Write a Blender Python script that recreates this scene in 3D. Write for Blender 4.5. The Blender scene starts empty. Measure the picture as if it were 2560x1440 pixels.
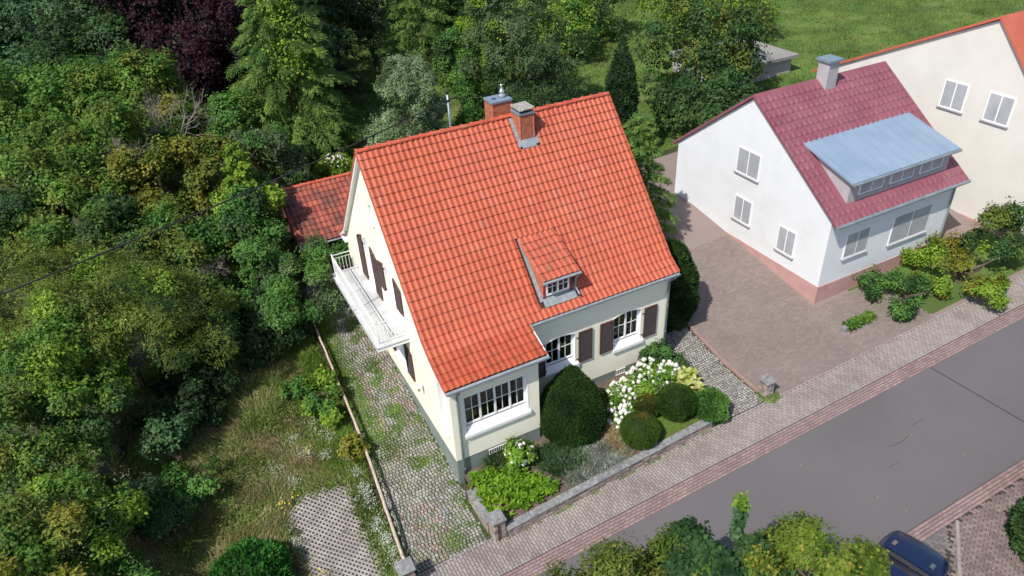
import bpy, math
import numpy as np
from mathutils import Matrix, Vector
from mathutils.geometry import tessellate_polygon

S = bpy.context.scene
C = S.collection
# ------------------------------------------------------------------ camera
CP = np.array([-5.54158375, -16.36312829, 19.34418892])
CR = np.array([0.88496469, -0.46339584, -0.04584536])
CU = np.array([0.29065449, 0.47277436, 0.831868])
CF = np.array([0.36380966, 0.74949897, -0.55307669])
cam = bpy.data.objects.new('camera', bpy.data.cameras.new('camera'))
C.objects.link(cam)
cam.matrix_world = Matrix(((CR[0], CU[0], -CF[0], CP[0]), (CR[1], CU[1], -CF[1], CP[1]), (CR[2], CU[2], -CF[2], CP[2]), (0, 0, 0, 1)))
cam.data.sensor_width = 36.0
cam.data.lens = 36.0 * 1822.359 / 2560.0
cam.data.clip_start = 0.1
cam.data.clip_end = 1000.0
S.camera = cam
# ------------------------------------------------------------------ light
sund = np.array([-0.725, -0.335, 1.0]); sund /= np.linalg.norm(sund)      # towards the sun
w = bpy.data.worlds.new('World'); S.world = w; w.use_nodes = True
nt = w.node_tree
sky = nt.nodes.new('ShaderNodeTexSky'); sky.sky_type = 'NISHITA'; sky.sun_disc = False
sky.sun_elevation = math.asin(sund[2]); sky.sun_rotation = math.atan2(sund[0], sund[1])
bg = nt.nodes['Background']; bg.inputs['Strength'].default_value = 0.135
nt.links.new(sky.outputs[0], bg.inputs[0])
sl = bpy.data.lights.new('sun', 'SUN'); sl.energy = 4.5; sl.angle = math.radians(0.5); sl.color = (1.0, 0.955, 0.88)
so = bpy.data.objects.new('sun', sl); C.objects.link(so)
so.rotation_euler = Vector(sund).to_track_quat('Z', 'Y').to_euler()
so.location = (-30, -12, 40)
S.view_settings.view_transform = 'Standard'; S.view_settings.look = 'None'
S.view_settings.gamma = 1.0; S.view_settings.exposure = 0.24; S.view_settings.use_curve_mapping = False
S.render.resolution_x = 1024; S.render.resolution_y = 576

R = np.random.default_rng(7)
def unit(v): return v / (np.linalg.norm(v, axis=-1, keepdims=True) + 1e-9)
def proj(P):
    d = np.asarray(P) - CP; z = d @ CF
    return 1280 + 1822.36 * (d @ CR) / z, 720 - 1822.36 * (d @ CU) / z, z
def g(x, y):
    x = np.asarray(x, float); y = np.asarray(y, float)
    return .045 * np.clip(x, -40, 60) + .15 * np.clip(y, 0, 9) + .04 * np.clip(y - 9, 0, 200)
def gz(x, y): return float(g(x, y))

# ------------------------------------------------------------------ materials
def mat(name, cols, scale=3.0, rough=.8, bump=0., bscale=60., tint=None, metal=0., spec=.4, detail=6., trans=0., dirt=None, stretch=None, stripe=None):
    m = bpy.data.materials.new(name); m.use_nodes = True; n = m.node_tree.nodes; l = m.node_tree.links
    b = n['Principled BSDF']; b.inputs['Roughness'].default_value = rough; b.inputs['Metallic'].default_value = metal
    b.inputs['Specular IOR Level'].default_value = spec
    geo = n.new('ShaderNodeNewGeometry'); vec = geo.outputs['Position']
    if stretch:
        mp = n.new('ShaderNodeMapping'); l.new(vec, mp.inputs[0]); mp.inputs['Scale'].default_value = stretch; vec = mp.outputs[0]
    no = n.new('ShaderNodeTexNoise'); no.inputs['Scale'].default_value = scale; no.inputs['Detail'].default_value = detail
    l.new(vec, no.inputs['Vector'])
    cr = n.new('ShaderNodeValToRGB'); el = cr.color_ramp.elements
    k = len(cols)
    for i, c in enumerate(cols):
        p = .3 + .4 * i / max(1, k - 1)
        e = el[i] if i < 2 else el.new(p)
        e.position = p; e.color = (*c, 1)
    l.new(no.outputs['Fac'], cr.inputs[0]); col = cr.outputs[0]
    if tint is not None:
        at = n.new('ShaderNodeAttribute'); at.attribute_name = 'tint'
        mr = n.new('ShaderNodeMapRange'); mr.inputs['To Min'].default_value = tint[0]; mr.inputs['To Max'].default_value = tint[1]
        l.new(at.outputs['Fac'], mr.inputs['Value'])
        h = n.new('ShaderNodeHueSaturation'); l.new(col, h.inputs['Color']); l.new(mr.outputs[0], h.inputs['Value']); col = h.outputs[0]
        if len(tint) > 2:
            m2 = n.new('ShaderNodeMapRange'); m2.inputs['To Min'].default_value = .5 - tint[2]; m2.inputs['To Max'].default_value = .5 + tint[2]
            l.new(at.outputs['Fac'], m2.inputs['Value']); l.new(m2.outputs[0], h.inputs['Hue'])
    if dirt:      # (colour, scale, low, high, amount)
        n2 = n.new('ShaderNodeTexNoise'); n2.inputs['Scale'].default_value = dirt[1]; n2.inputs['Detail'].default_value = 8; n2.inputs['Roughness'].default_value = .65
        l.new(geo.outputs['Position'], n2.inputs['Vector'])
        mr = n.new('ShaderNodeMapRange'); mr.inputs['From Min'].default_value = dirt[2]; mr.inputs['From Max'].default_value = dirt[3]; mr.inputs['To Max'].default_value = dirt[4]
        l.new(n2.outputs['Fac'], mr.inputs['Value'])
        mx = n.new('ShaderNodeMix'); mx.data_type = 'RGBA'; l.new(mr.outputs[0], mx.inputs['Factor']); l.new(col, mx.inputs['A']); mx.inputs['B'].default_value = (*dirt[0], 1)
        col = mx.outputs['Result']
    l.new(col, b.inputs['Base Color'])
    if bump:
        nb = n.new('ShaderNodeTexNoise'); nb.inputs['Scale'].default_value = bscale; nb.inputs['Detail'].default_value = 4
        l.new(geo.outputs['Position'], nb.inputs['Vector'])
        bp = n.new('ShaderNodeBump'); bp.inputs['Strength'].default_value = bump; bp.inputs['Distance'].default_value = .02
        l.new(nb.outputs['Fac'], bp.inputs['Height']); l.new(bp.outputs[0], b.inputs['Normal'])
    if trans:
        tr = n.new('ShaderNodeBsdfTranslucent'); l.new(col, tr.inputs['Color'])
        ms = n.new('ShaderNodeMixShader'); ms.inputs[0].default_value = trans
        l.new(b.outputs[0], ms.inputs[1]); l.new(tr.outputs[0], ms.inputs[2]); l.new(ms.outputs[0], n['Material Output'].inputs[0])
    return m
def leafmat(name, dark, mid, light, patch=1.2, rough=.6, trans=.33, spec=.16):
    """per-leaf colour from the tint attribute, hue drifting from bough to bough"""
    m = bpy.data.materials.new(name); m.use_nodes = True; n = m.node_tree.nodes; l = m.node_tree.links
    b = n['Principled BSDF']; b.inputs['Roughness'].default_value = rough; b.inputs['Specular IOR Level'].default_value = spec
    at = n.new('ShaderNodeAttribute'); at.attribute_name = 'tint'
    geo = n.new('ShaderNodeNewGeometry')
    no = n.new('ShaderNodeTexNoise'); no.inputs['Scale'].default_value = patch; no.inputs['Detail'].default_value = 3; l.new(geo.outputs['Position'], no.inputs['Vector'])
    ad = n.new('ShaderNodeMath'); ad.operation = 'MULTIPLY_ADD'; l.new(no.outputs['Fac'], ad.inputs[0]); ad.inputs[1].default_value = 1.5; 
    sb = n.new('ShaderNodeMath'); sb.operation = 'MULTIPLY_ADD'; l.new(at.outputs['Fac'], sb.inputs[0]); sb.inputs[1].default_value = .7; sb.inputs[2].default_value = -.6
    l.new(sb.outputs[0], ad.inputs[2])
    cr = n.new('ShaderNodeValToRGB'); el = cr.color_ramp.elements
    el[0].position = .1; el[0].color = (*dark, 1); el[1].position = .9; el[1].color = (*light, 1)
    e = el.new(.5); e.color = (*mid, 1)
    l.new(ad.outputs[0], cr.inputs[0]); l.new(cr.outputs[0], b.inputs['Base Color'])
    tr = n.new('ShaderNodeBsdfTranslucent'); l.new(cr.outputs[0], tr.inputs['Color'])
    ms = n.new('ShaderNodeMixShader'); ms.inputs[0].default_value = trans
    l.new(b.outputs[0], ms.inputs[1]); l.new(tr.outputs[0], ms.inputs[2]); l.new(ms.outputs[0], n['Material Output'].inputs[0])
    return m
def glassmat(name):
    m = bpy.data.materials.new(name); m.use_nodes = True; n = m.node_tree.nodes; l = m.node_tree.links
    tr = n.new('ShaderNodeBsdfTransparent'); tr.inputs[0].default_value = (.75, .78, .78, 1)
    gl = n.new('ShaderNodeBsdfGlossy'); gl.inputs['Roughness'].default_value = .03
    fr = n.new('ShaderNodeFresnel'); fr.inputs[0].default_value = 1.6
    ms = n.new('ShaderNodeMixShader'); l.new(fr.outputs[0], ms.inputs[0]); l.new(tr.outputs[0], ms.inputs[1]); l.new(gl.outputs[0], ms.inputs[2])
    l.new(ms.outputs[0], n['Material Output'].inputs[0])
    return m

M = {}
M['ground'] = mat('ground', [(.025, .03, .013), (.045, .055, .02), (.07, .065, .035)], .9, .95, .5, 30)
M['meadow'] = mat('meadow_soil', [(.13, .16, .05), (.22, .20, .09), (.30, .23, .13)], 1.3, .95, .5, 30)
M['soil'] = mat('soil', [(.06, .04, .03), (.15, .10, .08)], 6, .95, .8, 40, dirt=((.19, .15, .13), 25, .5, .6, .8))
M['lawn'] = mat('lawn', [(.05, .10, .018), (.09, .17, .03), (.15, .17, .05)], .35, .95, .6, 50, dirt=((.06, .09, .02), .16, .45, .62, .8))
M['moss'] = mat('moss', [(.045, .09, .012), (.08, .13, .02), (.10, .08, .035)], 3, .95, .6, 70)
M['bedding'] = mat('joint_earth', [(.035, .032, .025), (.065, .06, .048)], 8, .95, .4, 80)
M['greenbed'] = mat('mossy_joints', [(.03, .035, .018), (.06, .075, .03), (.07, .06, .045)], 2.5, .95, .4, 80)
M['asphalt'] = mat('asphalt', [(.110, .101, .104), (.126, .116, .119), (.137, .126, .128)], .25, .9, .5, 160, dirt=((.07, .063, .068), 55, .50, .75, .55))
M['cobble'] = mat('cobble_stone', [(.24, .225, .21), (.34, .315, .295)], 6, .75, .3, 90, tint=(.65, 1.3), dirt=((.14, .14, .08), 1.2, .5, .75, .5))
M['cobbler'] = mat('cobble_stone_grey', [(.25, .24, .225), (.36, .34, .315)], 6, .75, .3, 90, tint=(.65, 1.3), dirt=((.15, .14, .07), 1.2, .5, .75, .4))
M['pinkcob'] = mat('cobble_stone_pink', [(.25, .185, .17), (.36, .275, .25)], 5, .75, .3, 90, tint=(.65, 1.25))
M['paver'] = mat('paving_brick', [(.215, .175, .165), (.27, .23, .215), (.285, .25, .23)], .8, .85, .3, 90, tint=(.84, 1.14), dirt=((.34, .32, .30), .45, .45, .7, .45))
M['redbrick'] = mat('red_paving_brick', [(.22, .145, .14), (.28, .195, .185)], .9, .85, .3, 90, tint=(.82, 1.16), dirt=((.25, .2, .2), .7, .5, .7, .5))
M['greybrick'] = mat('grey_paving_brick', [(.125, .11, .115), (.19, .155, .15)], 1.0, .85, .3, 90, tint=(.78, 1.2))
M['forecourt'] = mat('forecourt_paving', [(.215, .165, .15), (.24, .185, .17)], .5, .85, .1, 60)
M['forebrick'] = mat('forecourt_brick', [(.192, .152, .136), (.228, .184, .166)], .5, .85, .3, 60, tint=(.9, 1.1))
M['wall'] = mat('cream_render', [(.86, .825, .665), (.89, .86, .705)], 1.2, .92, .35, 70)
M['plinth'] = mat('grey_green_render', [(.175, .215, .195), (.225, .265, .24)], 1.5, .9, .8, 35)
M['white'] = mat('white_paint', [(.80, .80, .79), (.84, .84, .83)], 2, .5, 0)
M['whiteframe'] = mat('white_frame', [(.78, .79, .80), (.82, .83, .84)], 2, .35, 0)
M['tile'] = mat('clay_tile', [(.40, .080, .036), (.435, .092, .045), (.42, .090, .048)], .5, .5, .06, 40, tint=(.90, 1.08, .002), spec=.35, dirt=((.40, .17, .11), .7, .52, .8, .35))
M['tileedge'] = mat('tile_edge', [(.16, .045, .03), (.10, .035, .025)], 4, .8)
M['ridge'] = mat('ridge_tile', [(.46, .085, .045), (.50, .11, .06)], 1.5, .45, .05, 40, tint=(.85, 1.1), dirt=((.5, .27, .18), 5, .55, .7, .5))
M['oldtile'] = mat('weathered_tile', [(.42, .11, .06), (.30, .075, .05), (.40, .12, .07)], 1.2, .55, .1, 40, tint=(.7, 1.2), dirt=((.085, .045, .04), 1.3, .44, .58, .72))
M['dormertile'] = mat('dormer_tile', [(.44, .105, .06), (.47, .115, .065)], 1, .42, .06, 40, tint=(.8, 1.1), dirt=((.2, .12, .07), 3.2, .55, .68, .75))
M['porchtile'] = mat('porch_tile', [(.39, .074, .032), (.425, .086, .040)], 1, .5, .06, 40, tint=(.8, 1.1), dirt=((.17, .09, .05), 4.5, .58, .7, .8))
M['underlay'] = mat('roof_underlay', [(.07, .03, .02), (.05, .025, .02)], 2, .9)
M['zinc'] = mat('zinc_sheet', [(.20, .235, .26), (.30, .335, .36)], 2.5, .45, .05, 30, metal=.3)
M['lead'] = mat('lead_flashing', [(.19, .215, .235), (.28, .305, .325)], 6, .65, .1, 30)
M['slategrey'] = mat('grey_cap_sheet', [(.15, .20, .25), (.19, .24, .29)], 3, .55)
M['pipe'] = mat('grey_downpipe', [(.17, .22, .22), (.21, .26, .26)], 3, .5)
M['shingle'] = mat('chimney_shingle', [(.36, .125, .065), (.42, .15, .08)], 5, .8, .3, 60, tint=(.85, 1.15))
M['corner'] = mat('pink_corner_strip', [(.55, .16, .12), (.60, .19, .14)], 3, .6)
M['lichen'] = mat('lichened_concrete', [(.13, .12, .10), (.30, .28, .25), (.52, .49, .42)], 16, .95, .6, 60)
M['shutter'] = mat('brown_shutter', [(.085, .035, .028), (.11, .045, .036)], 4, .5)
M['slat'] = mat('shutter_slats', [(.048, .036, .035), (.07, .052, .05)], 6, .55)
M['capstone'] = mat('wall_cap_stone', [(.13, .13, .13), (.20, .20, .20), (.27, .27, .265)], 7, .85, .4, 90, tint=(.9, 1.1), dirt=((.5, .5, .47), 14, .62, .68, .8))
M['stone'] = mat('wall_stone', [(.22, .165, .15), (.33, .255, .23), (.38, .31, .28)], 4, .9, .6, 60, tint=(.62, 1.2))
M['mortar'] = mat('wall_mortar', [(.10, .085, .075), (.14, .12, .11)], 10, .95, .5, 60)
M['sandkerb'] = mat('pink_kerb', [(.25, .165, .14), (.31, .21, .18)], 4, .85, .3, 60)
M['concrete'] = mat('concrete', [(.30, .26, .25), (.40, .355, .34)], 3, .9, .3, 80, tint=(.8, 1.12), dirt=((.20, .18, .14), 1.2, .5, .7, .5))
M['log'] = mat('weathered_log', [(.24, .14, .09), (.46, .38, .30), (.54, .48, .40)], 9, .9, .6, 30, stretch=(5, .8, 5))
M['darkwood'] = mat('dark_board', [(.05, .022, .018), (.09, .035, .03)], 4, .9)
M['bark'] = mat('bark', [(.06, .045, .03), (.13, .10, .075)], 8, .95, .8, 30)
M['deadwood'] = mat('bare_grey_twigs', [(.20, .17, .14), (.32, .28, .24)], 8, .9)
M['balctile'] = mat('balcony_tile', [(.47, .47, .475), (.54, .54, .54)], 3, .5, 0, tint=(.88, 1.08), dirt=((.45, .38, .3), 2, .62, .75, .4))
M['galv'] = mat('galvanised_steel', [(.26, .33, .42), (.34, .41, .50)], 6, .45, metal=.5)
M['steel'] = mat('steel_cowl', [(.55, .56, .57), (.65, .66, .67)], 6, .25, metal=.8)
M['black'] = mat('black_rubber', [(.012, .012, .013), (.02, .02, .02)], 3, .6)
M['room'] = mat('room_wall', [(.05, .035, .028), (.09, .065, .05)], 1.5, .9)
M['curtain'] = mat('curtain_cloth', [(.30, .27, .26), (.42, .40, .38)], 5, .9, stretch=(6, 6, .5))
M['basket'] = mat('straw_basket', [(.42, .30, .13), (.50, .37, .18)], 9, .8)
M['glass'] = glassmat('window_glass')
M['nbwall'] = mat('white_render', [(.66, .67, .69), (.70, .71, .73)], 1, .92, .2, 60, dirt=((.48, .47, .45), .6, .5, .8, .4))
M['nbroof'] = mat('dark_red_roof', [(.20, .060, .082), (.26, .095, .115)], .7, .55, .1, 30, tint=(.85, 1.12))
M['nbdormer'] = mat('blue_grey_sheet', [(.20, .27, .36), (.25, .32, .41)], .8, .4)
M['nbclad'] = mat('pale_grey_cladding', [(.34, .32, .34), (.40, .38, .40)], 2, .7)
M['nbplinth'] = mat('pink_stone_base', [(.42, .24, .22), (.50, .30, .28)], 2, .85, .3, 30)
M['cream2'] = mat('warm_white_render', [(.60, .575, .53), (.65, .62, .575)], .8, .92, .2, 60, dirt=((.45, .43, .40), .5, .5, .8, .4))
M['redroof2'] = mat('brick_red_roof', [(.42, .10, .06), (.48, .13, .08)], 1, .6)
M['carpaint'] = mat('dark_blue_car_paint', [(.007, .014, .045), (.009, .018, .055)], 1, .22, spec=.7)
M['carglass'] = mat('car_glass', [(.006, .008, .012), (.010, .012, .016)], 1, .05, spec=.8)
M['cargrey'] = mat('car_scuttle', [(.03, .028, .028), (.045, .04, .04)], 5, .6)
M['chrome'] = mat('chrome', [(.5, .55, .6), (.6, .65, .7)], 5, .15, metal=1)
M['straw'] = leafmat('dry_grass', (.20, .155, .07), (.36, .28, .15), (.52, .42, .25), .8, .8, .2)
M['grass'] = leafmat('green_grass', (.07, .12, .022), (.14, .21, .042), (.25, .31, .085), .9, .7, .3)
M['weed'] = leafmat('weed_grass', (.08, .17, .02), (.15, .29, .03), (.26, .38, .06), 2, .7, .3)
M['petal'] = mat('white_petals', [(.74, .75, .66), (.80, .80, .74)], 5, .8, trans=.2)
M['wildwhite'] = mat('small_white_flowers', [(.42, .45, .36), (.55, .56, .50)], 5, .8)
M['yellowfl'] = mat('yellow_flowers', [(.55, .45, .03), (.62, .50, .05)], 5, .8)
# foliage kinds (dark, mid, light)
LF = dict(
 bluegreen=((.022, .050, .020), (.045, .095, .038), (.085, .155, .065)),
 darkgreen=((.014, .034, .012), (.028, .064, .020), (.055, .110, .032)),
 purple=((.014, .005, .009), (.030, .011, .017), (.060, .024, .034)),
 maple=((.026, .062, .010), (.062, .128, .020), (.135, .215, .038)),
 olive=((.036, .060, .010), (.085, .120, .020), (.170, .190, .036)),
 yellow=((.075, .085, .012), (.170, .175, .022), (.290, .255, .045)),
 fresh=((.022, .058, .012), (.050, .120, .024), (.100, .195, .042)),
 lime=((.060, .115, .012), (.125, .215, .022), (.230, .320, .040)),
 greygreen=((.050, .085, .036), (.110, .165, .078), (.200, .260, .150)),
 sagegreen=((.035, .060, .025), (.070, .110, .045), (.125, .170, .080)),
 conifer=((.020, .048, .012), (.062, .112, .026), (.135, .190, .045)),
 darkcon=((.012, .030, .014), (.026, .058, .022), (.050, .095, .036)),
 yew=((.010, .028, .008), (.024, .058, .013), (.050, .105, .022)),
 box=((.014, .034, .006), (.034, .072, .010), (.070, .125, .018)),
 boxbrown=((.030, .040, .008), (.10, .075, .015), (.24, .13, .03)),
 hydra=((.030, .070, .008), (.080, .160, .016), (.150, .250, .030)),
 hosta=((.28, .34, .06), (.44, .48, .13), (.58, .58, .26)),
 bergenia=((.050, .120, .008), (.105, .215, .014), (.190, .320, .024)),
 lavender=((.060, .070, .055), (.115, .125, .105), (.175, .190, .160)),
 laurel=((.012, .055, .010), (.026, .110, .016), (.055, .185, .028)),
 fgreen=((.045, .095, .012), (.095, .160, .020), (.180, .245, .034)),
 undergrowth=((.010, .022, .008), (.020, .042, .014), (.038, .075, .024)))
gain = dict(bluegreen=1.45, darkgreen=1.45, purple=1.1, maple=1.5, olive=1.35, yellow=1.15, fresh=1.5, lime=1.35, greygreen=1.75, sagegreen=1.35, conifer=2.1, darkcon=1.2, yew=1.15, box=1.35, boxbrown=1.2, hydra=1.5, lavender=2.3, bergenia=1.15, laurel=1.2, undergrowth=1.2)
for k, v in LF.items(): M['l_' + k] = leafmat('foliage_' + k, *[tuple(min(.6, c * gain.get(k, 1.)) for c in q) for q in v])

# ------------------------------------------------------------------ object helpers
W = {}
def link(name, me, parent=None, label=None, cat=None, group=None, kind=None, mtx=None):
    o = bpy.data.objects.new(name, me); C.objects.link(o)
    if parent is not None:
        o.parent = parent; o.matrix_basis = W[parent].inverted() @ (mtx or Matrix())
    elif mtx: o.matrix_basis = mtx
    W[o] = mtx or Matrix()
    if label: o['label'] = label
    if cat: o['category'] = cat
    if group: o['group'] = group
    if kind: o['kind'] = kind
    return o
def thing(name, loc, label, cat, group=None):
    return link(name, None, None, label, cat, group, None, Matrix.Translation(Vector(loc)))
def fast_mesh(name, V, F, m, tint=None, smooth=False):
    """V (n,3), F (k,3|4) uniform"""
    V = np.asarray(V, np.float32); F = np.asarray(F, np.int32)
    me = bpy.data.meshes.new(name); me.vertices.add(len(V)); me.vertices.foreach_set('co', V.ravel())
    k = F.shape[1]; me.loops.add(F.size); me.loops.foreach_set('vertex_index', F.ravel())
    me.polygons.add(len(F)); me.polygons.foreach_set('loop_start', np.arange(0, F.size, k, dtype=np.int32))
    if smooth: me.polygons.foreach_set('use_smooth', np.ones(len(F), bool))
    me.materials.append(m)
    if tint is not None:
        a = me.attributes.new('tint', 'FLOAT', 'POINT'); a.data.foreach_set('value', np.asarray(tint, np.float32))
    me.update(calc_edges=True); return me
class MB:
    def __init__(s): s.v = []; s.f = []
    def add(s, V, F):
        b = len(s.v); s.v += [tuple(map(float, p)) for p in V]; s.f += [tuple(b + i for i in q) for q in F]; return s
    def box(s, x0, x1, y0, y1, z0, z1, jit=0):
        V = np.array([(x, y, z) for z in (z0, z1) for x, y in ((x0, y0), (x1, y0), (x1, y1), (x0, y1))], float)
        if jit: V += R.normal(0, jit, V.shape)
        return s.add(V, [(3, 2, 1, 0), (4, 5, 6, 7), (0, 1, 5, 4), (1, 2, 6, 5), (2, 3, 7, 6), (3, 0, 4, 7)])
    def hexa(s, V): return s.add(V, [(3, 2, 1, 0), (4, 5, 6, 7), (0, 1, 5, 4), (1, 2, 6, 5), (2, 3, 7, 6), (3, 0, 4, 7)])
    def tube(s, pts, r, n=8, caps=True):
        pts = [np.array(p, float) for p in pts]; rs = r if hasattr(r, '__len__') else [r] * len(pts)
        b = len(s.v); prev = None
        for i, p in enumerate(pts):
            t = unit((pts[min(i + 1, len(pts) - 1)] - pts[max(i - 1, 0)]))
            a = prev if prev is not None else (np.array([0, 0, 1.]) if abs(t[2]) < .9 else np.array([1., 0, 0]))
            u = unit(a - t * (a @ t)); vv = np.cross(t, u); prev = u
            for k in range(n):
                an = 2 * math.pi * k / n; s.v.append(tuple(p + rs[i] * (math.cos(an) * u + math.sin(an) * vv)))
        for i in range(len(pts) - 1):
            for k in range(n):
                a0 = b + i * n + k; a1 = b + i * n + (k + 1) % n; s.f.append((a0, a1, a1 + n, a0 + n))
        if caps: s.f.append(tuple(b + k for k in range(n))[::-1]); s.f.append(tuple(b + (len(pts) - 1) * n + k for k in range(n)))
        return s
    def lathe(s, prof, c, n=16):
        b = len(s.v)
        for r, z in prof:
            for k in range(n):
                a = 2 * math.pi * k / n; s.v.append((c[0] + r * math.cos(a), c[1] + r * math.sin(a), c[2] + z))
        for i in range(len(prof) - 1):
            for k in range(n):
                a0 = b + i * n + k; a1 = b + i * n + (k + 1) % n; s.f.append((a0, a1, a1 + n, a0 + n))
        s.f.append(tuple(b + k for k in range(n))[::-1]); s.f.append(tuple(b + (len(prof) - 1) * n + k for k in range(n)))
        return s
    def mesh(s, name, m, smooth=False, tint=None):
        me = bpy.data.meshes.new(name); me.from_pydata(s.v, [], s.f); me.materials.append(m)
        if smooth:
            for p in me.polygons: p.use_smooth = len(p.vertices) <= 4
        if tint is not None:
            a = me.attributes.new('tint', 'FLOAT', 'POINT'); a.data.foreach_set('value', np.full(len(s.v), tint, np.float32))
        return me
    def obj(s, name, m, parent=None, smooth=False, tint=None, **k): return link(name, s.mesh(name, m, smooth, tint), parent, **k)
def bevel(me, w, seg=1):
    import bmesh
    bm = bmesh.new(); bm.from_mesh(me); bmesh.ops.bevel(bm, geom=bm.edges[:], offset=w, segments=seg, affect='EDGES'); bm.to_mesh(me); bm.free(); return me

def frame(p, u, v, n):
    m = np.eye(4); m[:3, 0] = u; m[:3, 1] = v; m[:3, 2] = n; m[:3, 3] = p; return m
def pieces(parent, name, shapes, items, m, limit=300, many=None):
    """shapes [(V,F)], items [(4x4, shape, tint, material?)]; the nearest in view become single objects, the rest one mesh"""
    P = np.array([it[0][:3, 3] for it in items]); x, y, z = proj(P)
    vis = (z > 0) & (x > -30) & (x < 2590) & (y > -30) & (y < 1470)
    order = np.argsort(np.where(vis, 0, 1e5) + np.linalg.norm(P - CP, axis=1))
    cache = {}; inv = W[parent].inverted()
    single = [i for i in order[:limit] if vis[i]]; sset = set(single)
    for i in single:
        A, s, t = items[i][:3]; q = int(min(7, max(0, t * 8))); key = (s, q)
        mm = items[i][3] if len(items[i]) > 3 else m; key = (s, q, mm.name)
        if key not in cache:
            b = MB(); b.add(*shapes[s]); cache[key] = b.mesh(name, mm, tint=(q + .5) / 8)
        o = bpy.data.objects.new(name, cache[key]); C.objects.link(o); o.parent = parent
        o.matrix_basis = inv @ Matrix(A.tolist())
    rest = [i for i in order if i not in sset]
    if rest:
        groups = {}
        for i in rest:
            mm = items[i][3] if len(items[i]) > 3 else m; groups.setdefault(mm.name, (mm, []))[1].append(i)
        vv = []; ff = []; tt = []; mi = []; mats = []; nb = 0
        for mm, idx in groups.values():
            mats.append(mm)
            for i in idx:
                A, s, t = items[i][:3]; V, F = shapes[s]; V = np.asarray(V, float)
                vv.append(V @ A[:3, :3].T + A[:3, 3]); ff += [tuple(nb + k for k in f) for f in F]; nb += len(V)
                tt.append(np.full(len(V), t)); mi += [len(mats) - 1] * len(F)
        me = bpy.data.meshes.new(name + 's'); me.from_pydata(np.concatenate(vv).tolist(), [], ff)
        for mm in mats: me.materials.append(mm)
        me.polygons.foreach_set('material_index', mi)
        a = me.attributes.new('tint', 'FLOAT', 'POINT'); a.data.foreach_set('value', np.concatenate(tt).astype(np.float32))
        link(many or name + 's', me, parent, kind='stuff')
def block_shape(lx, ly, h, ch=.012, rim=.008):
    """a stone or brick: chamfered top, sides, no underside"""
    a, b = lx / 2, ly / 2
    V = [(-a, -b, -h), (a, -b, -h), (a, b, -h), (-a, b, -h), (-a, -b, -rim), (a, -b, -rim), (a, b, -rim), (-a, b, -rim),
         (-a + ch, -b + ch, 0), (a - ch, -b + ch, 0), (a - ch, b - ch, 0), (-a + ch, b - ch, 0)]
    F = [(0, 1, 5, 4), (1, 2, 6, 5), (2, 3, 7, 6), (3, 0, 4, 7), (4, 5, 9, 8), (5, 6, 10, 9), (6, 7, 11, 10), (7, 4, 8, 11), (8, 9, 10, 11)]
    return (V, F)
def sheet(name, x0, x1, y0, y1, dz, m, step=.5, edge=None, parent=None, kind='structure', fn=None):
    xs = np.unique(np.r_[np.arange(x0, x1, step), x1]); ys = np.unique(np.r_[np.arange(y0, y1, step), y1, [v for v in (0., 9.) if y0 < v < y1]])
    X, Y = np.meshgrid(xs, ys, indexing='ij'); Z = (fn or g)(X, Y) + dz
    V = np.stack([X, Y, Z], -1).reshape(-1, 3); ny = len(ys)
    i, j = np.meshgrid(np.arange(len(xs) - 1), np.arange(ny - 1), indexing='ij'); a = (i * ny + j).ravel()
    F = np.stack([a, a + ny, a + ny + 1, a + 1], -1)
    if edge is not None:
        cx = V[F].mean(1); F = F[edge(cx[:, 0], cx[:, 1])]
    return link(name, fast_mesh(name, V, F, m), parent, kind=kind)
# ------------------------------------------------------------------ ground, street, paving
xs = np.unique(np.r_[np.arange(-70, 110, 2.), ]); ys = np.unique(np.r_[np.arange(-40, 130, 2.), 9.])
X, Y = np.meshgrid(xs, ys, indexing='ij'); Z = g(X, Y) - .02 - .05 * ((Y > -9) & (Y < -2.6)) - .02 * (Y < -2.5)
V = np.stack([X, Y, Z], -1).reshape(-1, 3); ny = len(ys)
i, j = np.meshgrid(np.arange(len(xs) - 1), np.arange(ny - 1), indexing='ij'); a = (i * ny + j).ravel()
link('ground', fast_mesh('ground', V, np.stack([a, a + ny, a + ny + 1, a + 1], -1), M['ground']), kind='structure')
road = sheet('road', -40, 70, -8.9, -4.40, .012, M['asphalt'], 2)
walk = sheet('sidewalk', -40, 60, -3.86, -2.45, .005, M['bedding'], 2)
strip = sheet('gutter_strip', -40, 60, -4.42, -3.84, .009, M['bedding'], 2)
farst = sheet('far_gutter_strip', -20, 60, -9.34, -8.88, .016, M['bedding'], 2)
farwalk = sheet('far_paving', -20, 60, -16, -9.34, .001, M['bedding'], 2)
def drvmask(x, y): return x < -2.2 + .0 * y + np.where(y < 9, 3.2, 9)
drv = sheet('driveway', -2.75, .05, -2.55, 13.0, .004, M['greenbed'], .5)
drv2 = sheet('side_driveway', 8.6, 11.75, -2.55, 9.0, .004, M['bedding'], .5)
b = MB(); yy = [-2.55, 0., 2, 4, 6, 9., 12, 14]
b.add([(x if x > 20 else 11.50 + .03 * y, y, gz(x if x > 20 else 11.50 + .03 * y, y) + .006) for y in yy for x in (1, 40)], [(2 * k, 2 * k + 1, 2 * k + 3, 2 * k + 2) for k in range(len(yy) - 1)])
fore = b.obj('neighbour_forecourt', M['forecourt'], None, kind='structure')
nbg = sheet('front_garden_lawn', 19.0, 30, -2.3, .7, .012, M['lawn'], .5)
meadow = sheet('meadow', -9.5, -2.66, -6, 11, .004, M['meadow'], .5, edge=lambda x, y: (x > -9.3 + .6 * np.sin(y * 2)) & (x < -2.72 + .05 * np.clip(y, 0, 9)))
lawn = sheet('lawn', 2.5, 60, 14.5, 60, .006, M['lawn'], 1)

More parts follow.
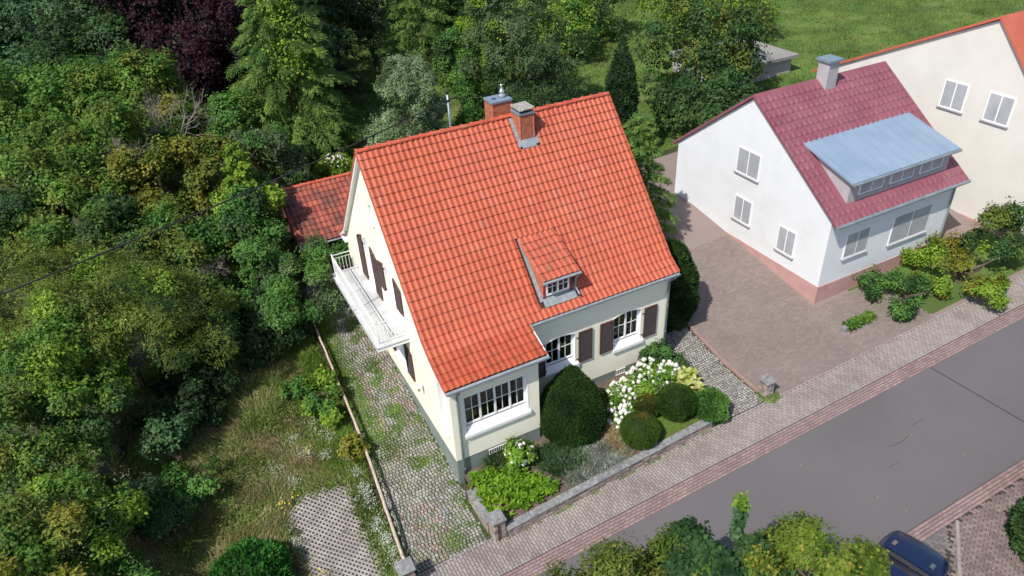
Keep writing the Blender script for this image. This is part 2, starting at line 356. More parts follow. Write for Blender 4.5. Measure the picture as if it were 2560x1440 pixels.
def gn(x, y):
    e = .05; return unit(np.array([-(gz(x + e, y) - gz(x - e, y)) / (2 * e), -(gz(x, y + e) - gz(x, y - e)) / (2 * e), 1.]))
def gitem(x, y, rot, s, t, dz=.02, tilt=.02, m=None, fn=None):
    n = unit(gn(x, y) + R.normal(0, tilt, 3) * np.array([1, 1, 0])); u = np.array([math.cos(rot), math.sin(rot), 0.]); u = unit(u - n * (u @ n)); v = np.cross(n, u)
    f = frame(np.array([x, y, (gz(x, y) if fn is None else fn(x, y)) + dz]), u, v, n); return (f, s, t) + ((m,) if m else ())
def bond(x0, x1, y0, y1, l, wd, along, gap=.008, rot=0., org=(0, 0), dz=.02, test=None):
    """running bond; along 'x' or 'y' is the long axis"""
    out = []
    ca, sa = math.cos(rot), math.sin(rot)
    if along == 'y':
        n = 0
        for k, x in enumerate(np.arange(x0 + wd / 2, x1, wd)):
            off = (k % 2) * l / 2
            for y in np.arange(y0 - l / 2 + off, y1 + l, l):
                a, b = max(y - l / 2, y0), min(y + l / 2, y1)
                if b - a < l * .3: continue
                out.append((x, (a + b) / 2, 0 if b - a > l * .9 else 1, k))
    else:
        for k, y in enumerate(np.arange(y0 + wd / 2, y1 - wd * .3, wd)):
            off = (k % 2) * l / 2
            for x in np.arange(x0 + off, x1, l): out.append((x, y, 0, k))
    res = []
    for (x, y, s, k) in out:
        X, Y = org[0] + ca * x - sa * y, org[1] + sa * x + ca * y
        if test and not test(X, Y): continue
        res.append(gitem(X, Y, rot, s, R.random(), dz + R.normal(0, .0015), .012))
    return res
bx, by = .104, .208
sh = [block_shape(bx - .015, by - .015, .03, .006, .006), block_shape(bx - .015, by / 2 - .015, .03, .006, .006)]
pieces(walk, 'paving_brick', sh, bond(-4.2, 31, -3.84, -2.46, by, bx, 'y'), M['paver'], 300, 'paving_bricks')
shx = [block_shape(by - .014, bx - .014, .03, .006, .006)]
pieces(strip, 'red_brick', shx, bond(-2, 31, -4.40, -3.86, by, .108, 'x', dz=.021), M['redbrick'], 300, 'red_bricks')
pieces(farst, 'red_brick', shx, bond(4, 24, -9.33, -8.90, by, .108, 'x', dz=.03), M['redbrick'], 300, 'red_bricks')
shx0 = [block_shape(by - .012, .104 - .012, .03, .006, .006)]
pieces(fore, 'forecourt_brick', shx0, bond(11.5, 20.5, -2.53, 6.2, by, .104, 'x', dz=.022, test=lambda x, y: x > 11.62 + .03 * y and not (x > 17.0 and y > .6)), M['forebrick'], 300, 'forecourt_bricks')
tst = lambda x, y: y < -9.36 and x < 12.35 + (y + 9.1) * 1.28
tst2 = lambda x, y: y < -9.36 and x > 12.5 + (y + 9.1) * 1.28
shg = [block_shape(bx - .015, by - .015, .03, .006, .006)] * 2
pieces(farwalk, 'paving_brick', shg, bond(5, 17, -14, -9.3, by, bx, 'y', dz=.016, test=tst), M['greybrick'], 150, 'grey_paving_bricks')
pieces(farwalk, 'red_grey_brick', shg, bond(-6, 8, -6, 6, by, bx, 'y', rot=math.radians(28), org=(14, -11.2), dz=.018, test=tst2), mat('mauve_paving_brick', [(.17, .125, .12), (.235, .18, .165)], 1.0, .85, .3, 90, tint=(.75, 1.2)), 150, 'mauve_paving_bricks')
d = unit(np.array([1.28, 1., 0])); ch = MB()
for k in range(8):
    p = np.array([12.46, -9.36, 0]) - d * (k + .5) * .5; q = p - d * .24; p2 = p + d * .24; nn = np.array([-d[1], d[0], 0]) * .045
    ch.hexa([(*(a_ + b_)[:2], gz(a_[0], a_[1]) + zz) for zz in (-.03, .03) for a_, b_ in ((q, -nn), (p2, -nn), (p2, nn), (q, nn))])
ch.obj('drain_channel', M['paver'], None, tint=.5, label='narrow concrete drain channel crossing the brick paving beside the blue car', cat='drain channel')
# road joints
for (pa, pb, w_) in (((17.70, -4.42), (17.90, -8.86), .018), ((30.2, -4.42), (30.6, -8.86), .02)):
    b = MB(); n_ = 14
    for k in range(n_):
        t0, t1 = k / n_, (k + 1) / n_; A = [pa[i_] + (pb[i_] - pa[i_]) * t0 for i_ in (0, 1)]; B = [pa[i_] + (pb[i_] - pa[i_]) * t1 for i_ in (0, 1)]
        b.add([(A[0] - w_, A[1], gz(*A) + .016), (A[0] + w_, A[1], gz(*A) + .016), (B[0] + w_, B[1], gz(*B) + .016), (B[0] - w_, B[1], gz(*B) + .016)], [(0, 1, 2, 3)])
    b.obj('sealed_joint', M['black'], road)
b = MB()
for (x, y, r_) in ((13.2, -6.3, .5), (12.4, -6.9, .3), (14.6, -6.0, .35)):   # hairline cracks
    px_, py_ = x, y
    for k in range(9):
        qx, qy = px_ + r_ * .2, py_ + R.normal(0, .035); b.add([(px_, py_ - .006, gz(px_, py_) + .017), (qx, qy - .006, gz(qx, qy) + .017), (qx, qy + .006, gz(qx, qy) + .017), (px_, py_ + .006, gz(px_, py_) + .017)], [(0, 1, 2, 3)]); px_, py_ = qx, qy
b.obj('hairline_crack', M['black'], road)

# cobbles
def cobbles(x0, x1, y0, y1, c=.128, wav=.05, test=None, mt=None):
    out = []; k = 0; y = y0
    while y < y1:
        x = x0 + R.uniform(-.06, .03); rowh = c * R.uniform(.97, 1.03)
        while x < x1:
            wd = c * R.choice([.9, 1., 1.05, 1.15, 1.3], p=[.25, .3, .25, .15, .05]); cx = x + wd / 2; cy = y + rowh / 2 + wav * math.sin(cx * 1.7 + y * .4)
            if cx < x1 and (test is None or test(cx, cy)):
                s = int(R.integers(0, 4)) + (4 if wd > c * 1.2 else 0)
                out.append(gitem(cx, cy, R.normal(0, .05), s, R.random(), .034 + R.normal(0, .003), .028, mt(cx, cy) if mt else None))
            x += wd
        y += rowh; k += 1
    return out
def cob(c=.128):
    o = []
    for lx in (.9, 1.08):
        for k in range(4):
            V, F = block_shape(c * lx * R.uniform(.84, .94) - .010, c * R.uniform(.82, .90) - .008, .035, .016, .010); V = np.array(V); V[4:] += R.normal(0, .0035, (8, 3)); o.append((V, F))
        c_ = c
    return o
fx = lambda y: -2.62 + .075 * min(max(y, 0), 9)         # inner face of the log fence
mt1 = lambda x, y: M['pinkcob'] if (abs(x + 1.55 - .02 * y) < .2 and 1.8 < y < 6.5) or (x > -.75 and 3 < y < 9 and R.random() < .6) or (y < 0 and -2.2 < x < -1.0 and R.random() < .55) else M['cobble']
pieces(drv, 'cobblestone', cob(.116), cobbles(-2.7, .0, -2.5, 12.8, c=.116, test=lambda x, y: x > fx(y) + .1 and not (x > -.12 and -2.8 < y < -.7), mt=mt1), M['cobble'], 300, 'cobblestones')
pieces(drv2, 'cobblestone', cob(.105), cobbles(8.65, 11.45, -2.44, 8.8, c=.105, wav=.015, test=lambda x, y: x < 11.42 + .03 * y and (x > 9.2 + .0 * y or y > 1.4) and (x > 9.55 or y < 1.0)), M['cobbler'], 300, 'cobblestones')
# kerb between the side driveway and the neighbour's forecourt
kb = link('kerb', None, kind='structure')
for k in range(13):
    y0 = -2.0 + k * .8; x0 = 11.52 + .03 * y0; x1 = 11.52 + .03 * (y0 + .78)
    b = MB(); b.hexa([(x0 - .07, y0, gz(x0, y0) - .1), (x0 + .07, y0, gz(x0, y0) - .1), (x1 + .07, y0 + .785, gz(x1, y0 + .78) - .1), (x1 - .07, y0 + .785, gz(x1, y0 + .78) - .1),
                      (x0 - .04, y0, gz(x0, y0) + .11), (x0 + .04, y0, gz(x0, y0) + .11), (x1 + .04, y0 + .785, gz(x1, y0 + .78) + .11), (x1 - .04, y0 + .785, gz(x1, y0 + .78) + .11)])
    me = bevel(b.mesh('kerb_stone', M['sandkerb']), .012); link('kerb_stone', me, kb)
# grass grid pavers
gp = sheet('parking_pad', -5.9, -3.05, -4.2, 2.5, .006, M['bedding'], .5)
def lattice():
    nx, ny_ = 3, 4; p = .133; V = []; F = []; a = .044
    for i_ in range(nx):
        for j_ in range(ny_):
            cx, cy = (i_ - nx / 2 + .5) * p, (j_ - ny_ / 2 + .5) * p; b0 = len(V); o = p / 2 - .0008; k = .30
            sq = [(-1, -1), (1, -1), (1, 1), (-1, 1)]
            h1 = a; top = .0
            if (i_ + j_) % 1 == 0:
                V += [(cx + s[0] * o, cy + s[1] * o, 0) for s in sq] + [(cx + s[0] * h1, cy + s[1] * h1, 0) for s in sq] + [(cx + s[0] * h1 * .85, cy + s[1] * h1 * .85, -.05) for s in sq]
                for q in range(4):
                    r_ = (q + 1) % 4; F += [(b0 + q, b0 + r_, b0 + 4 + r_, b0 + 4 + q), (b0 + 4 + q, b0 + 4 + r_, b0 + 8 + r_, b0 + 8 + q)]
    return (np.array(V), F)
lat = lattice(); it = []; ra = math.radians(-50)
for i_ in range(-12, 13):
    for j_ in range(-10, 11):
        u_, v_ = i_ * .404, j_ * .537 + (i_ % 2) * .2685; x, y = -4.45 + math.cos(ra) * u_ - math.sin(ra) * v_, -.9 + math.sin(ra) * u_ + math.cos(ra) * v_
        if x < -5.75 + .25 * math.sin(y * 2) or x > -3.3 or y > 2.3 - .5 * abs(x + 4.5) or y < -4.2: continue
        it.append(gitem(x, y, ra + R.normal(0, .006), 0, R.random(), .045 + R.normal(0, .004), .01))
pieces(gp, 'grid_paver', [lat], it, M['concrete'], 300, 'grid_pavers')

# ------------------------------------------------------------------ retaining wall, pillars
ztop = lambda x: .42 + .04 * x
yf = lambda x: -2.80 + .036 * x          # outer face
rw = thing('retaining_wall', (4.4, -2.55, .2), 'low pink stone garden wall with grey cap slabs along the sidewalk below the flower bed', 'garden wall')
b = MB(); b.hexa([(x_, yf(x_) + dy_, z_) for z0_, z1_ in ((-.1, .3), (ztop(.4) - .06, ztop(8.9) - .06)) for x_, dy_, z_ in ((.4, .04, z0_), (8.9, .04, z1_), (8.9, .24, z1_), (.4, .24, z0_))])
b.hexa([(.0, -2.3, -.2), (.3, -2.3, -.2), (.3, -.75, -.1), (.0, -.75, -.1), (.0, -2.3, .41), (.3, -2.3, .41), (.3, -.75, .41), (.0, -.75, .41)])
b.obj('mortar_core', M['mortar'], rw)
def stonebox(lx, ly, lz, seed):
    r_ = np.random.default_rng(seed); V = np.array([(x, y, z) for z in (-lz / 2, lz / 2) for x, y in ((-lx / 2, -ly / 2), (lx / 2, -ly / 2), (lx / 2, ly / 2), (-lx / 2, ly / 2))]); V += r_.normal(0, .006, V.shape)
    b = MB(); b.hexa(V); return b
scount = [0]
def stone(parent, x0, x1, y0, y1, z0, z1, m=None, name='stone'):
    b = MB(); V = np.array([(x, y, z) for z in (z0, z1) for x, y in ((x0, y0), (x1, y0), (x1, y1), (x0, y1))]); V += R.normal(0, .005, V.shape); b.hexa(V)
    link(name, bevel(b.mesh(name, m or M['stone'], tint=R.random()), .007), parent)
for c in range(4):
    x = .45 + R.uniform(0, .1)
    while x < 8.85:
        lw = R.uniform(.17, .42); x1 = min(x + lw, 8.88); zb = .045 * x - .02; zt = ztop(x) - .075; h = (zt - zb) / (4 if x < 3 else 3)
        if c < (4 if x < 3 else 3): stone(rw, x + .006, x1 - .006, yf(x) - R.uniform(-.01, .015), yf(x) + .08, zb + c * h + .005, zb + (c + 1) * h - .006)
        x = x1
    y = -2.28
    while y < -.8:
        y1 = min(y + R.uniform(.18, .35), -.78); stone(rw, -.03, .05, y + .006, y1 - .006, -.03 + c * .115, -.03 + (c + 1) * .115 - .01); y = y1
xj = [.44, 1.32, 2.25, 3.05, 3.95, 4.9, 5.75, 6.75, 7.55, 8.95]
for a_, b_ in zip(xj[:-1], xj[1:]):
    b = MB(); b.hexa([(x, y, z) for dz in (-.06, .005) for x, y, z in ((a_ + .006, yf(a_) - .03, ztop(a_) + dz), (b_ - .006, yf(b_) - .03, ztop(b_) + dz), (b_ - .006, yf(b_) + .26, ztop(b_) + dz), (a_ + .006, yf(a_) + .26, ztop(a_) + dz))])
    link('cap_stone', bevel(b.mesh('cap_stone', M['capstone'], tint=R.random()), .01), rw)
for y0, y1 in ((-2.26, -1.75), (-1.74, -1.2), (-1.19, -.75)): stone(rw, -.06, .30, y0, y1, .415, .475, M['capstone'], 'cap_stone')
def pillar(x0, x1, y0, y1, zb, zt, label):
    t = thing('gate_pillar', ((x0 + x1) / 2, (y0 + y1) / 2, zb), label, 'gate pillar', 'stone gate pillars')
    b = MB(); b.box(x0 + .04, x1 - .04, y0 + .04, y1 - .04, zb - .1, zt - .05); b.obj('mortar_core', M['mortar'], t)
    h = (zt - .08 - zb) / 5
    for c in range(5):
        z0, z1 = zb + c * h + .004, zb + (c + 1) * h - .004; s = R.uniform(.35, .65); xm = x0 + (x1 - x0) * s; ym = y0 + (y1 - y0) * (1 - s)
        for (a0, a1, c0, c1) in ((x0 + .02, xm, y0 + .015, y0 + .09), (xm + .01, x1 - .02, y0 + .015, y0 + .09), (x0 + .02, x0 + .09, y0 + .1, ym), (x0 + .02, x0 + .09, ym + .01, y1 - .02), (x1 - .09, x1 - .02, y0 + .1, y1 - .02), (x0 + .1, x1 - .1, y1 - .09, y1 - .02)):
            stone(t, a0, a1, c0, c1, z0, z1)
    stone(t, x0 - .025, x1 + .025, y0 - .025, y1 + .025, zt - .075, zt, M['capstone'], 'cap_stone'); return t
pillar(-3.15, -2.68, -2.95, -2.48, -.14, .85, 'square stone gate pillar with flat grey cap at the street end of the log fence')
pm_ = pillar(0.0, .43, -2.72, -2.27, -.02, .90, 'square stone gate pillar at the near left corner of the garden wall')
b = MB(); b.box(.135, .16, -2.75, -2.70, 0, .78); b.obj('iron_hinge_post', M['darkwood'], pm_)
pillar(11.40, 11.82, -2.40, -1.96, .5, 1.25, 'free standing stone gate pillar between the side driveway and the brown forecourt')
# log fence
fl = thing('log_fence', (-2.5, 3.5, .6), 'long weathered peeling log rail on dark boards along the left side of the cobbled driveway', 'log fence')
pts = [(-2.78, -2.42, .22), (-2.73, -1.6, .26), (-2.60, .3, .42), (-2.44, 2.2, .68), (-2.36, 4.0, .96), (-2.33, 6.0, 1.24), (-2.28, 8.0, 1.50), (-2.22, 10.4, 1.78)]
pts = [(x + R.normal(0, .012), y, max(z, gz(x, y) + .33)) for x, y, z in pts]
fine = []
for a_, b_ in zip(pts[:-1], pts[1:]):
    for k in range(6): fine.append(tuple(np.array(a_) + (np.array(b_) - np.array(a_)) * k / 6 + R.normal(0, .006, 3)))
fine.append(pts[-1]); b = MB(); b.tube(fine, [.060 - .022 * k / len(fine) + R.normal(0, .003) for k in range(len(fine))], 8); b.obj('log_rail', M['log'], fl, smooth=True)
for k in range(11):
    y = -2.2 + k * 1.15; x = np.interp(y, [p[1] for p in pts], [p[0] for p in pts]) - .035; z = np.interp(y, [p[1] for p in pts], [p[2] for p in pts])
    b = MB(); b.box(x - .04, x + .04, y - .04, y + .04, gz(x, y) - .1, z - .03); b.obj('post', M['darkwood'], fl)
    if k < 10:
        y2 = y + 1.1; x2 = np.interp(y2, [p[1] for p in pts], [p[0] for p in pts]) - .035
        for r_ in range(2):
            z0 = .0 + r_ * .14; b = MB(); b.hexa([(x - .012, y, gz(x, y) + z0), (x + .012, y, gz(x, y) + z0), (x2 + .012, y2, gz(x2, y2) + z0), (x2 - .012, y2, gz(x2, y2) + z0), (x - .012, y, gz(x, y) + z0 + .12), (x + .012, y, gz(x, y) + z0 + .12), (x2 + .012, y2, gz(x2, y2) + z0 + .12), (x2 - .012, y2, gz(x2, y2) + z0 + .12)]); b.obj('board', M['darkwood'], fl)
# flower bed soil
zbed = lambda x, y: .37 + .035 * np.asarray(x) + .05 * (np.asarray(y) + 2.5)
bed = sheet('flower_bed', .15, 9.3, -2.5, 1.3, 0, M['soil'], .35, fn=lambda x, y: zbed(x, y) + .03 * np.sin(x * 3.1) * np.sin(y * 2.7), edge=lambda x, y: ~((x < 3.0) & (y > .1)) & (x < 9.3 - .15 * (y < -1.6)))
mossb = sheet('moss_lawn', 6.3, 8.6, -2.36, -1.0, .03, M['moss'], .3, fn=zbed)

# ------------------------------------------------------------------ house
def poly(name, loops, mp, m, parent, **k):
    L = [[Vector((u, v, 0)) for u, v in lp] for lp in loops]; tris = tessellate_polygon(L); fl_ = [p for lp in L for p in lp]
    b = MB(); b.add([mp(p.x, p.y) for p in fl_], [tuple(t) for t in tris]); return b.obj(name, m, parent, **k)
def arch(u0, u1, v0, v1, rise, n=10):
    if rise <= 0: return [(u0, v0), (u1, v0), (u1, v1), (u0, v1)]
    return [(u0, v0), (u1, v0)] + [(u1 + (u0 - u1) * k / n, v1 - rise + rise * math.sin(math.pi * (k / n)) ** .8) for k in range(n + 1)]
house = thing('house', (4.75, 5.8, .2), 'cream rendered house with steep bright red tiled roof and brown shutters in the middle', 'house')
D0 = 1.211
Pf = lambda u, v, d=0: (u, D0 + d, v)          # main front wall
Pp = lambda u, v, d=0: (u, d, v)               # projecting porch wall
Pg = lambda u, v, d=0: (d, u, v)               # left gable wall, u = y
# (name, map, u0,u1,v0,v1,rise,casements,inward depth)
win_main = [(4.17, 5.37, 2.30, 3.70, .12), (7.03, 8.24, 2.24, 3.72, .12)]
win_porch = (.46, 2.76, 2.22, 3.73)
gab = dict(door=(6.76, 7.70, 4.09, 6.14, .16), win=(4.24, 5.28, 4.98, 6.14, .14), low=(4.16, 5.36, 2.15, 3.50, .10), side=(.42, 1.02, 2.10, 3.98, .06), attic=(5.62, 5.98, 7.55, 8.22, .17))
ov = .15
front_prof = [(-.24, 4.43), (.35, 4.62), (.95, 4.90), (1.5, 5.28), (5.79, 10.17)]
rear_prof = [(10.85, 4.86), (10.1, 5.36), (5.79, 10.17)]
def under(pr, o): return [(y, z - o) for y, z in pr]
# plinth
b = MB(); b.box(.015, 3.19, .015, 1.25, -.3, 1.136); b.box(.015, 9.485, D0 + .015, 10.5, -.3, 1.13)
b.obj('plinth', M['plinth'], house)
# walls
gout = [(0, 1.136), (10.5, 1.136), (10.5, 4.95), (10.1, 5.2), (5.79, 10.02), (1.5, 5.13), (.95, 4.75), (0, 4.40)]
poly('gable_wall', [gout] + [arch(*v) for v in gab.values()], lambda u, v: Pg(u, v), M['wall'], house)
poly('front_wall', [[(3.2, 1.13), (9.5, 1.13), (9.5, 4.72), (3.2, 4.72)]] + [arch(*v) for v in win_main], lambda u, v: Pf(u, v), M['wall'], house)
poly('porch_wall', [[(0, 1.136), (3.202, 1.136), (3.202, 4.36), (0, 4.36)], arch(*win_porch, 0)], lambda u, v: Pp(u, v), M['wall'], house)
b = MB(); b.add([(3.202, 0, 1.136), (3.202, D0, 1.136), (3.202, D0, 4.72), (3.202, 0, 4.36)], [(0, 1, 2, 3)])
b.obj('porch_return_wall', M['wall'], house); b = MB()
b.add([(9.5, D0, -.2), (9.5, 10.5, -.2), (9.5, 10.5, 4.95), (9.5, 5.79, 10.02), (9.5, 1.5, 5.13), (9.5, D0, 4.8)], [(0, 1, 2, 3, 4, 5)])
b.obj('side_wall', M['wall'], house); b = MB(); b.add([(0, 10.5, -.2), (9.5, 10.5, -.2), (9.5, 10.5, 4.95), (0, 10.5, 4.95)], [(0, 1, 2, 3)]); b.obj('rear_wall', M['wall'], house); b = MB()
b.add([(0, 0, 1.134), (3.2, 0, 1.134), (3.2, .02, 1.134), (0, .02, 1.134)], [(0, 1, 2, 3)])
b.obj('wall_drip_edge', M['wall'], house)

def window(mp, u0, u1, v0, v1, rise, ncase, depth=.13, rows=2, cols=2, sill=None, name='window', sillh=.09, low=0, curtain=True):
    lp = arch(u0, u1, v0, v1, rise); n = len(lp); b = MB()
    b.add([mp(u, v, 0) for u, v in lp] + [mp(u, v, depth + .05) for u, v in lp], [(k, (k + 1) % n, n + (k + 1) % n, n + k) for k in range(n)])
    wdw = b.obj(name, M['white'], house)
    def bar(bb, a0, a1, c0, c1, d0, d1):
        P = [mp(a, c, d_) for d_ in (d1, d0) for a, c in ((a0, c0), (a1, c0), (a1, c1), (a0, c1))]; bb.hexa(P)
    fw = .055; fr = MB(); g0 = v0 + low
    bar(fr, u0, u0 + fw, g0, v1, depth - .01, depth + .05); bar(fr, u1 - fw, u1, g0, v1, depth - .01, depth + .05)
    bar(fr, u0 + fw, u1 - fw, g0, g0 + fw, depth - .01, depth + .05); bar(fr, u0 + fw, u1 - fw, v1 - fw - rise * .4, v1, depth - .01, depth + .05)
    cw = (u1 - u0 - 2 * fw) / ncase
    mu = MB()
    for c in range(ncase):
        a = u0 + fw + c * cw; e = a + cw
        if c: bar(fr, a - .035, a + .035, g0 + fw, v1 - fw, depth - .02, depth + .04)
        st = .028; ia, ie = a + st, e - st; ja, je = g0 + fw + st, v1 - fw - st
        bar(fr, a, ia, ja - st, je + st, depth + .003, depth + .035); bar(fr, ie, e, ja - st, je + st, depth + .003, depth + .035)
        bar(fr, ia, ie, ja - st, ja, depth + .003, depth + .035); bar(fr, ia, ie, je, je + st, depth + .003, depth + .035)
        for q in range(1, cols): x = ia + (ie - ia) * q / cols; bar(mu, x - .011, x + .011, ja, je, depth + .006, depth + .03)
        for q in range(1, rows): z = ja + (je - ja) * q / rows; bar(mu, ia, ie, z - .011, z + .011, depth + .008, depth + .028)
        for q in range(cols):
            for r_ in range(rows):
                x0_, x1_ = ia + (ie - ia) * q / cols, ia + (ie - ia) * (q + 1) / cols; z0_, z1_ = ja + (je - ja) * r_ / rows, ja + (je - ja) * (r_ + 1) / rows
                pb = MB(); pb.add([mp(x0_, z0_, depth + .02), mp(x1_, z0_, depth + .02), mp(x1_, z1_, depth + .02), mp(x0_, z1_, depth + .02)], [(0, 1, 2, 3)]); pb.obj('pane', M['glass'], wdw)
    fr.obj('frame', M['whiteframe'], wdw); mu.obj('muntin', M['whiteframe'], wdw)
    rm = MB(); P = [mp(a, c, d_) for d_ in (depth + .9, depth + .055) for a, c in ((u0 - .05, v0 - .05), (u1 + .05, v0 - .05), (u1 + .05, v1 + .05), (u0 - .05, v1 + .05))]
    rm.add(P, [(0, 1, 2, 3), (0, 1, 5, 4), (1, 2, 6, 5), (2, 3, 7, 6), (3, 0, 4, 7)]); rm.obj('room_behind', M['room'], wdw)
    if curtain:
        for (a0, a1) in ((u0 + .03, u0 + .03 + (u1 - u0) * .13), (u1 - .03 - (u1 - u0) * .13, u1 - .03)):
            k = 10
            P = [mp(a0 + (a1 - a0) * q / k, z, depth + .14 + .02 * (q % 2)) for z in (g0, v1) for q in range(k + 1)]
            cu = MB(); cu.add(P, [(q, q + 1, q + k + 2, q + k + 1) for q in range(k)]); cu.obj('curtain', M['curtain'], wdw)
    if sill:
        s0, s1, sz = sill; sb = MB()
        P = [mp(s0, sz, -.09), mp(s1, sz, -.09), mp(s1, sz, .0), mp(s0, sz, .0), mp(s0, sz + sillh, -.09), mp(s1, sz + sillh, -.09), mp(s1, sz + sillh + .04, .0), mp(s0, sz + sillh + .04, .0)]
        sb.hexa(P); P = [mp(u0, v0 - .02, .0), mp(u1, v0 - .02, 0), mp(u1, v0 + low * .8, depth), mp(u0, v0 + low * .8, depth)]; sb.add(P, [(0, 1, 2, 3)])
        link('sill', sb.mesh('sill', M['white']), wdw)
    return wdw
for (u0, u1, v0, v1, rise), s0, s1 in ((win_main[0], 4.10, 5.50), (win_main[1], 7.0, 8.36)):
    window(Pf, u0, u1, v0, v1, rise, 2, sill=(s0, s1, v0 - .17), sillh=.13, low=.20)
wp = window(Pp, *win_porch, 0, 4, sill=(.38, 2.84, 2.04), sillh=.12, low=.22)
for (x, z, s) in ((.62, 2.58, .12), (.86, 2.70, .13), (.78, 2.52, .09)):
    b = MB(); b.box(x - s, x + s, .27, .36, z - s * .8, z + s * .8, .012); b.obj('straw_basket', M['basket'], wp)
# flat white surround bands
def band(mp, u0, u1, v0, v1, rise, wd, parent=house):
    o = arch(u0 - wd, u1 + wd, v0 - .02, v1 + wd, rise); i_ = arch(u0, u1, v0, v1, rise); n = len(o); b = MB()
    b.add([mp(u, v, -.008) for u, v in o] + [mp(u, v, -.008) for u, v in i_] , [(k, (k + 1) % n, n + (k + 1) % n, n + k) for k in range(n)])
    b.add([mp(u, v, -.008) for u, v in o] + [mp(u, v, .003) for u, v in o], [(k, (k + 1) % n, n + (k + 1) % n, n + k) for k in range(n)])
    b.obj('window_surround', M['white'], parent)
band(Pp, *win_porch, 0, .045)
for w_ in win_main: band(Pf, w_[0], w_[1], w_[2], w_[3], w_[4], .03)
window(Pg, *gab['door'], 1, depth=.20, rows=3, cols=2, name='balcony_door', low=.02)
window(Pg, *gab['win'], 2, depth=.20, sill=(4.18, 5.32, 4.86), low=.1)
window(Pg, *gab['low'], 2, depth=.20, sill=(4.10, 5.42, 2.02), low=.1)
window(Pg, *gab['side'], 1, depth=.20, sill=(.36, 1.08, 1.98), low=.1, cols=1, curtain=False)
window(Pg, *gab['attic'], 1, depth=.14, sill=(5.58, 6.02, 7.46), low=.02, cols=1, rows=1, curtain=False, name='attic_window')
# shutters
def shutter(mp, u0, u1, v0, v1, rise=0, left=True, hook=True):
    lp = [(u0, v0), (u1, v0)] + ([(u1, v1), (u0, v1)] if not rise else [(u1, v1 - (rise if not left else 0)), ((u0 + u1) / 2, v1 - rise * .3), (u0, v1 - (rise if left else 0))])
    t0, t1 = -.065, -.03; n = len(lp); b = MB(); fw = .055
    def vt(u):    # top edge
        if not rise: return v1
        f_ = (u - u0) / (u1 - u0); f_ = 1 - f_ if left else f_
        return v1 - rise * f_ ** 1.6
    bars = [(u0, u0 + fw, v0, vt(u0), vt(u0 + fw)), (u1 - fw, u1, v0, vt(u1 - fw), vt(u1)), (u0 + fw, u1 - fw, v0, v0 + .07, v0 + .07)]
    for a, e, z0, za, ze in bars: b.hexa([mp(a, z0, t1), mp(e, z0, t1), mp(e, ze, t1), mp(a, za, t1), mp(a, z0, t0), mp(e, z0, t0), mp(e, ze, t0), mp(a, za, t0)])
    a, e = u0 + fw, u1 - fw
    b.hexa([mp(a, vt(a) - .07, t1), mp(e, vt(e) - .07, t1), mp(e, vt(e), t1), mp(a, vt(a), t1), mp(a, vt(a) - .07, t0), mp(e, vt(e) - .07, t0), mp(e, vt(e), t0), mp(a, vt(a), t0)])
    if v1 - v0 > 1.7: b.hexa([mp(a, (v0 + v1) / 2 - .04, t1), mp(e, (v0 + v1) / 2 - .04, t1), mp(e, (v0 + v1) / 2 + .04, t1), mp(a, (v0 + v1) / 2 + .04, t1), mp(a, (v0 + v1) / 2 - .04, t0), mp(e, (v0 + v1) / 2 - .04, t0), mp(e, (v0 + v1) / 2 + .04, t0), mp(a, (v0 + v1) / 2 + .04, t0)])
    sh_ = b.obj('shutter', M['shutter'], house)
    sl_ = MB(); z = v0 + .08; top = min(vt(a), vt(e)) - .075
    while z < top:
        sl_.hexa([mp(a, z, -.058), mp(e, z, -.058), mp(e, z + .008, -.062), mp(a, z + .008, -.062), mp(a, z + .022, -.040), mp(e, z + .022, -.040), mp(e, z + .030, -.044), mp(a, z + .030, -.044)]); z += .034
    sl_.add([mp(a, v0 + .05, -.034), mp(e, v0 + .05, -.034), mp(e, top + .05, -.034), mp(a, top + .05, -.034)], [(0, 1, 2, 3)])
    sl_.obj('slats', M['slat'], sh_, kind='stuff')
    hu = u1 if left else u0; s = 1 if left else -1; hb = MB()
    for z in (v0 + .15, v0 + (v1 - v0) * .82): hb.hexa([mp(hu, z - .014, 0), mp(hu + s * .07, z - .014, 0), mp(hu + s * .07, z + .014, 0), mp(hu, z + .014, 0), mp(hu, z - .014, -.055), mp(hu + s * .07, z - .014, -.02), mp(hu + s * .07, z + .014, -.02), mp(hu, z + .014, -.055)])
    hb.obj('hinge', M['black'], sh_)
shutter(Pf, 3.60, 4.11, 2.25, 3.62, left=True); shutter(Pf, 5.50, 6.07, 2.25, 3.62, left=False)
shutter(Pf, 6.41, 6.98, 2.25, 3.62, left=True); shutter(Pf, 8.36, 8.93, 2.25, 3.62, left=False)
shutter(Pg, 7.74, 8.36, 4.12, 6.14, .3, left=False); shutter(Pg, 6.06, 6.70, 4.12, 6.14, .3, left=True)
shutter(Pg, 5.34, 5.98, 4.90, 6.14, .2, left=False); shutter(Pg, 3.58, 4.22, 4.90, 6.14, .2, left=True)
shutter(Pg, 5.42, 5.95, 2.10, 3.46, .12, left=False); shutter(Pg, 3.42, 4.10, 2.10, 3.46, .12, left=True)
# cellar window grates
for (x0, x1, y, z0, z1) in ((1.2, 1.98, 0, .88, 1.06), (7.22, 7.62, D0, .88, 1.10)):
    b = MB(); b.box(x0, x1, y + .0, y + .03, z0, z1); cw_ = b.obj('cellar_window', M['black'], house)
    b = MB(); b.box(x0 - .02, x1 + .02, y - .03, y - .005, z0 - .03, z0); b.box(x0 - .02, x1 + .02, y - .03, y - .005, z1, z1 + .02)
    for x in np.arange(x0, x1 + .01, (x1 - x0) / (9 if x1 - x0 > .6 else 5)): b.box(x - .009, x + .009, y - .025, y - .007, z0, z1)
    b.obj('grate', M['white'], cw_)
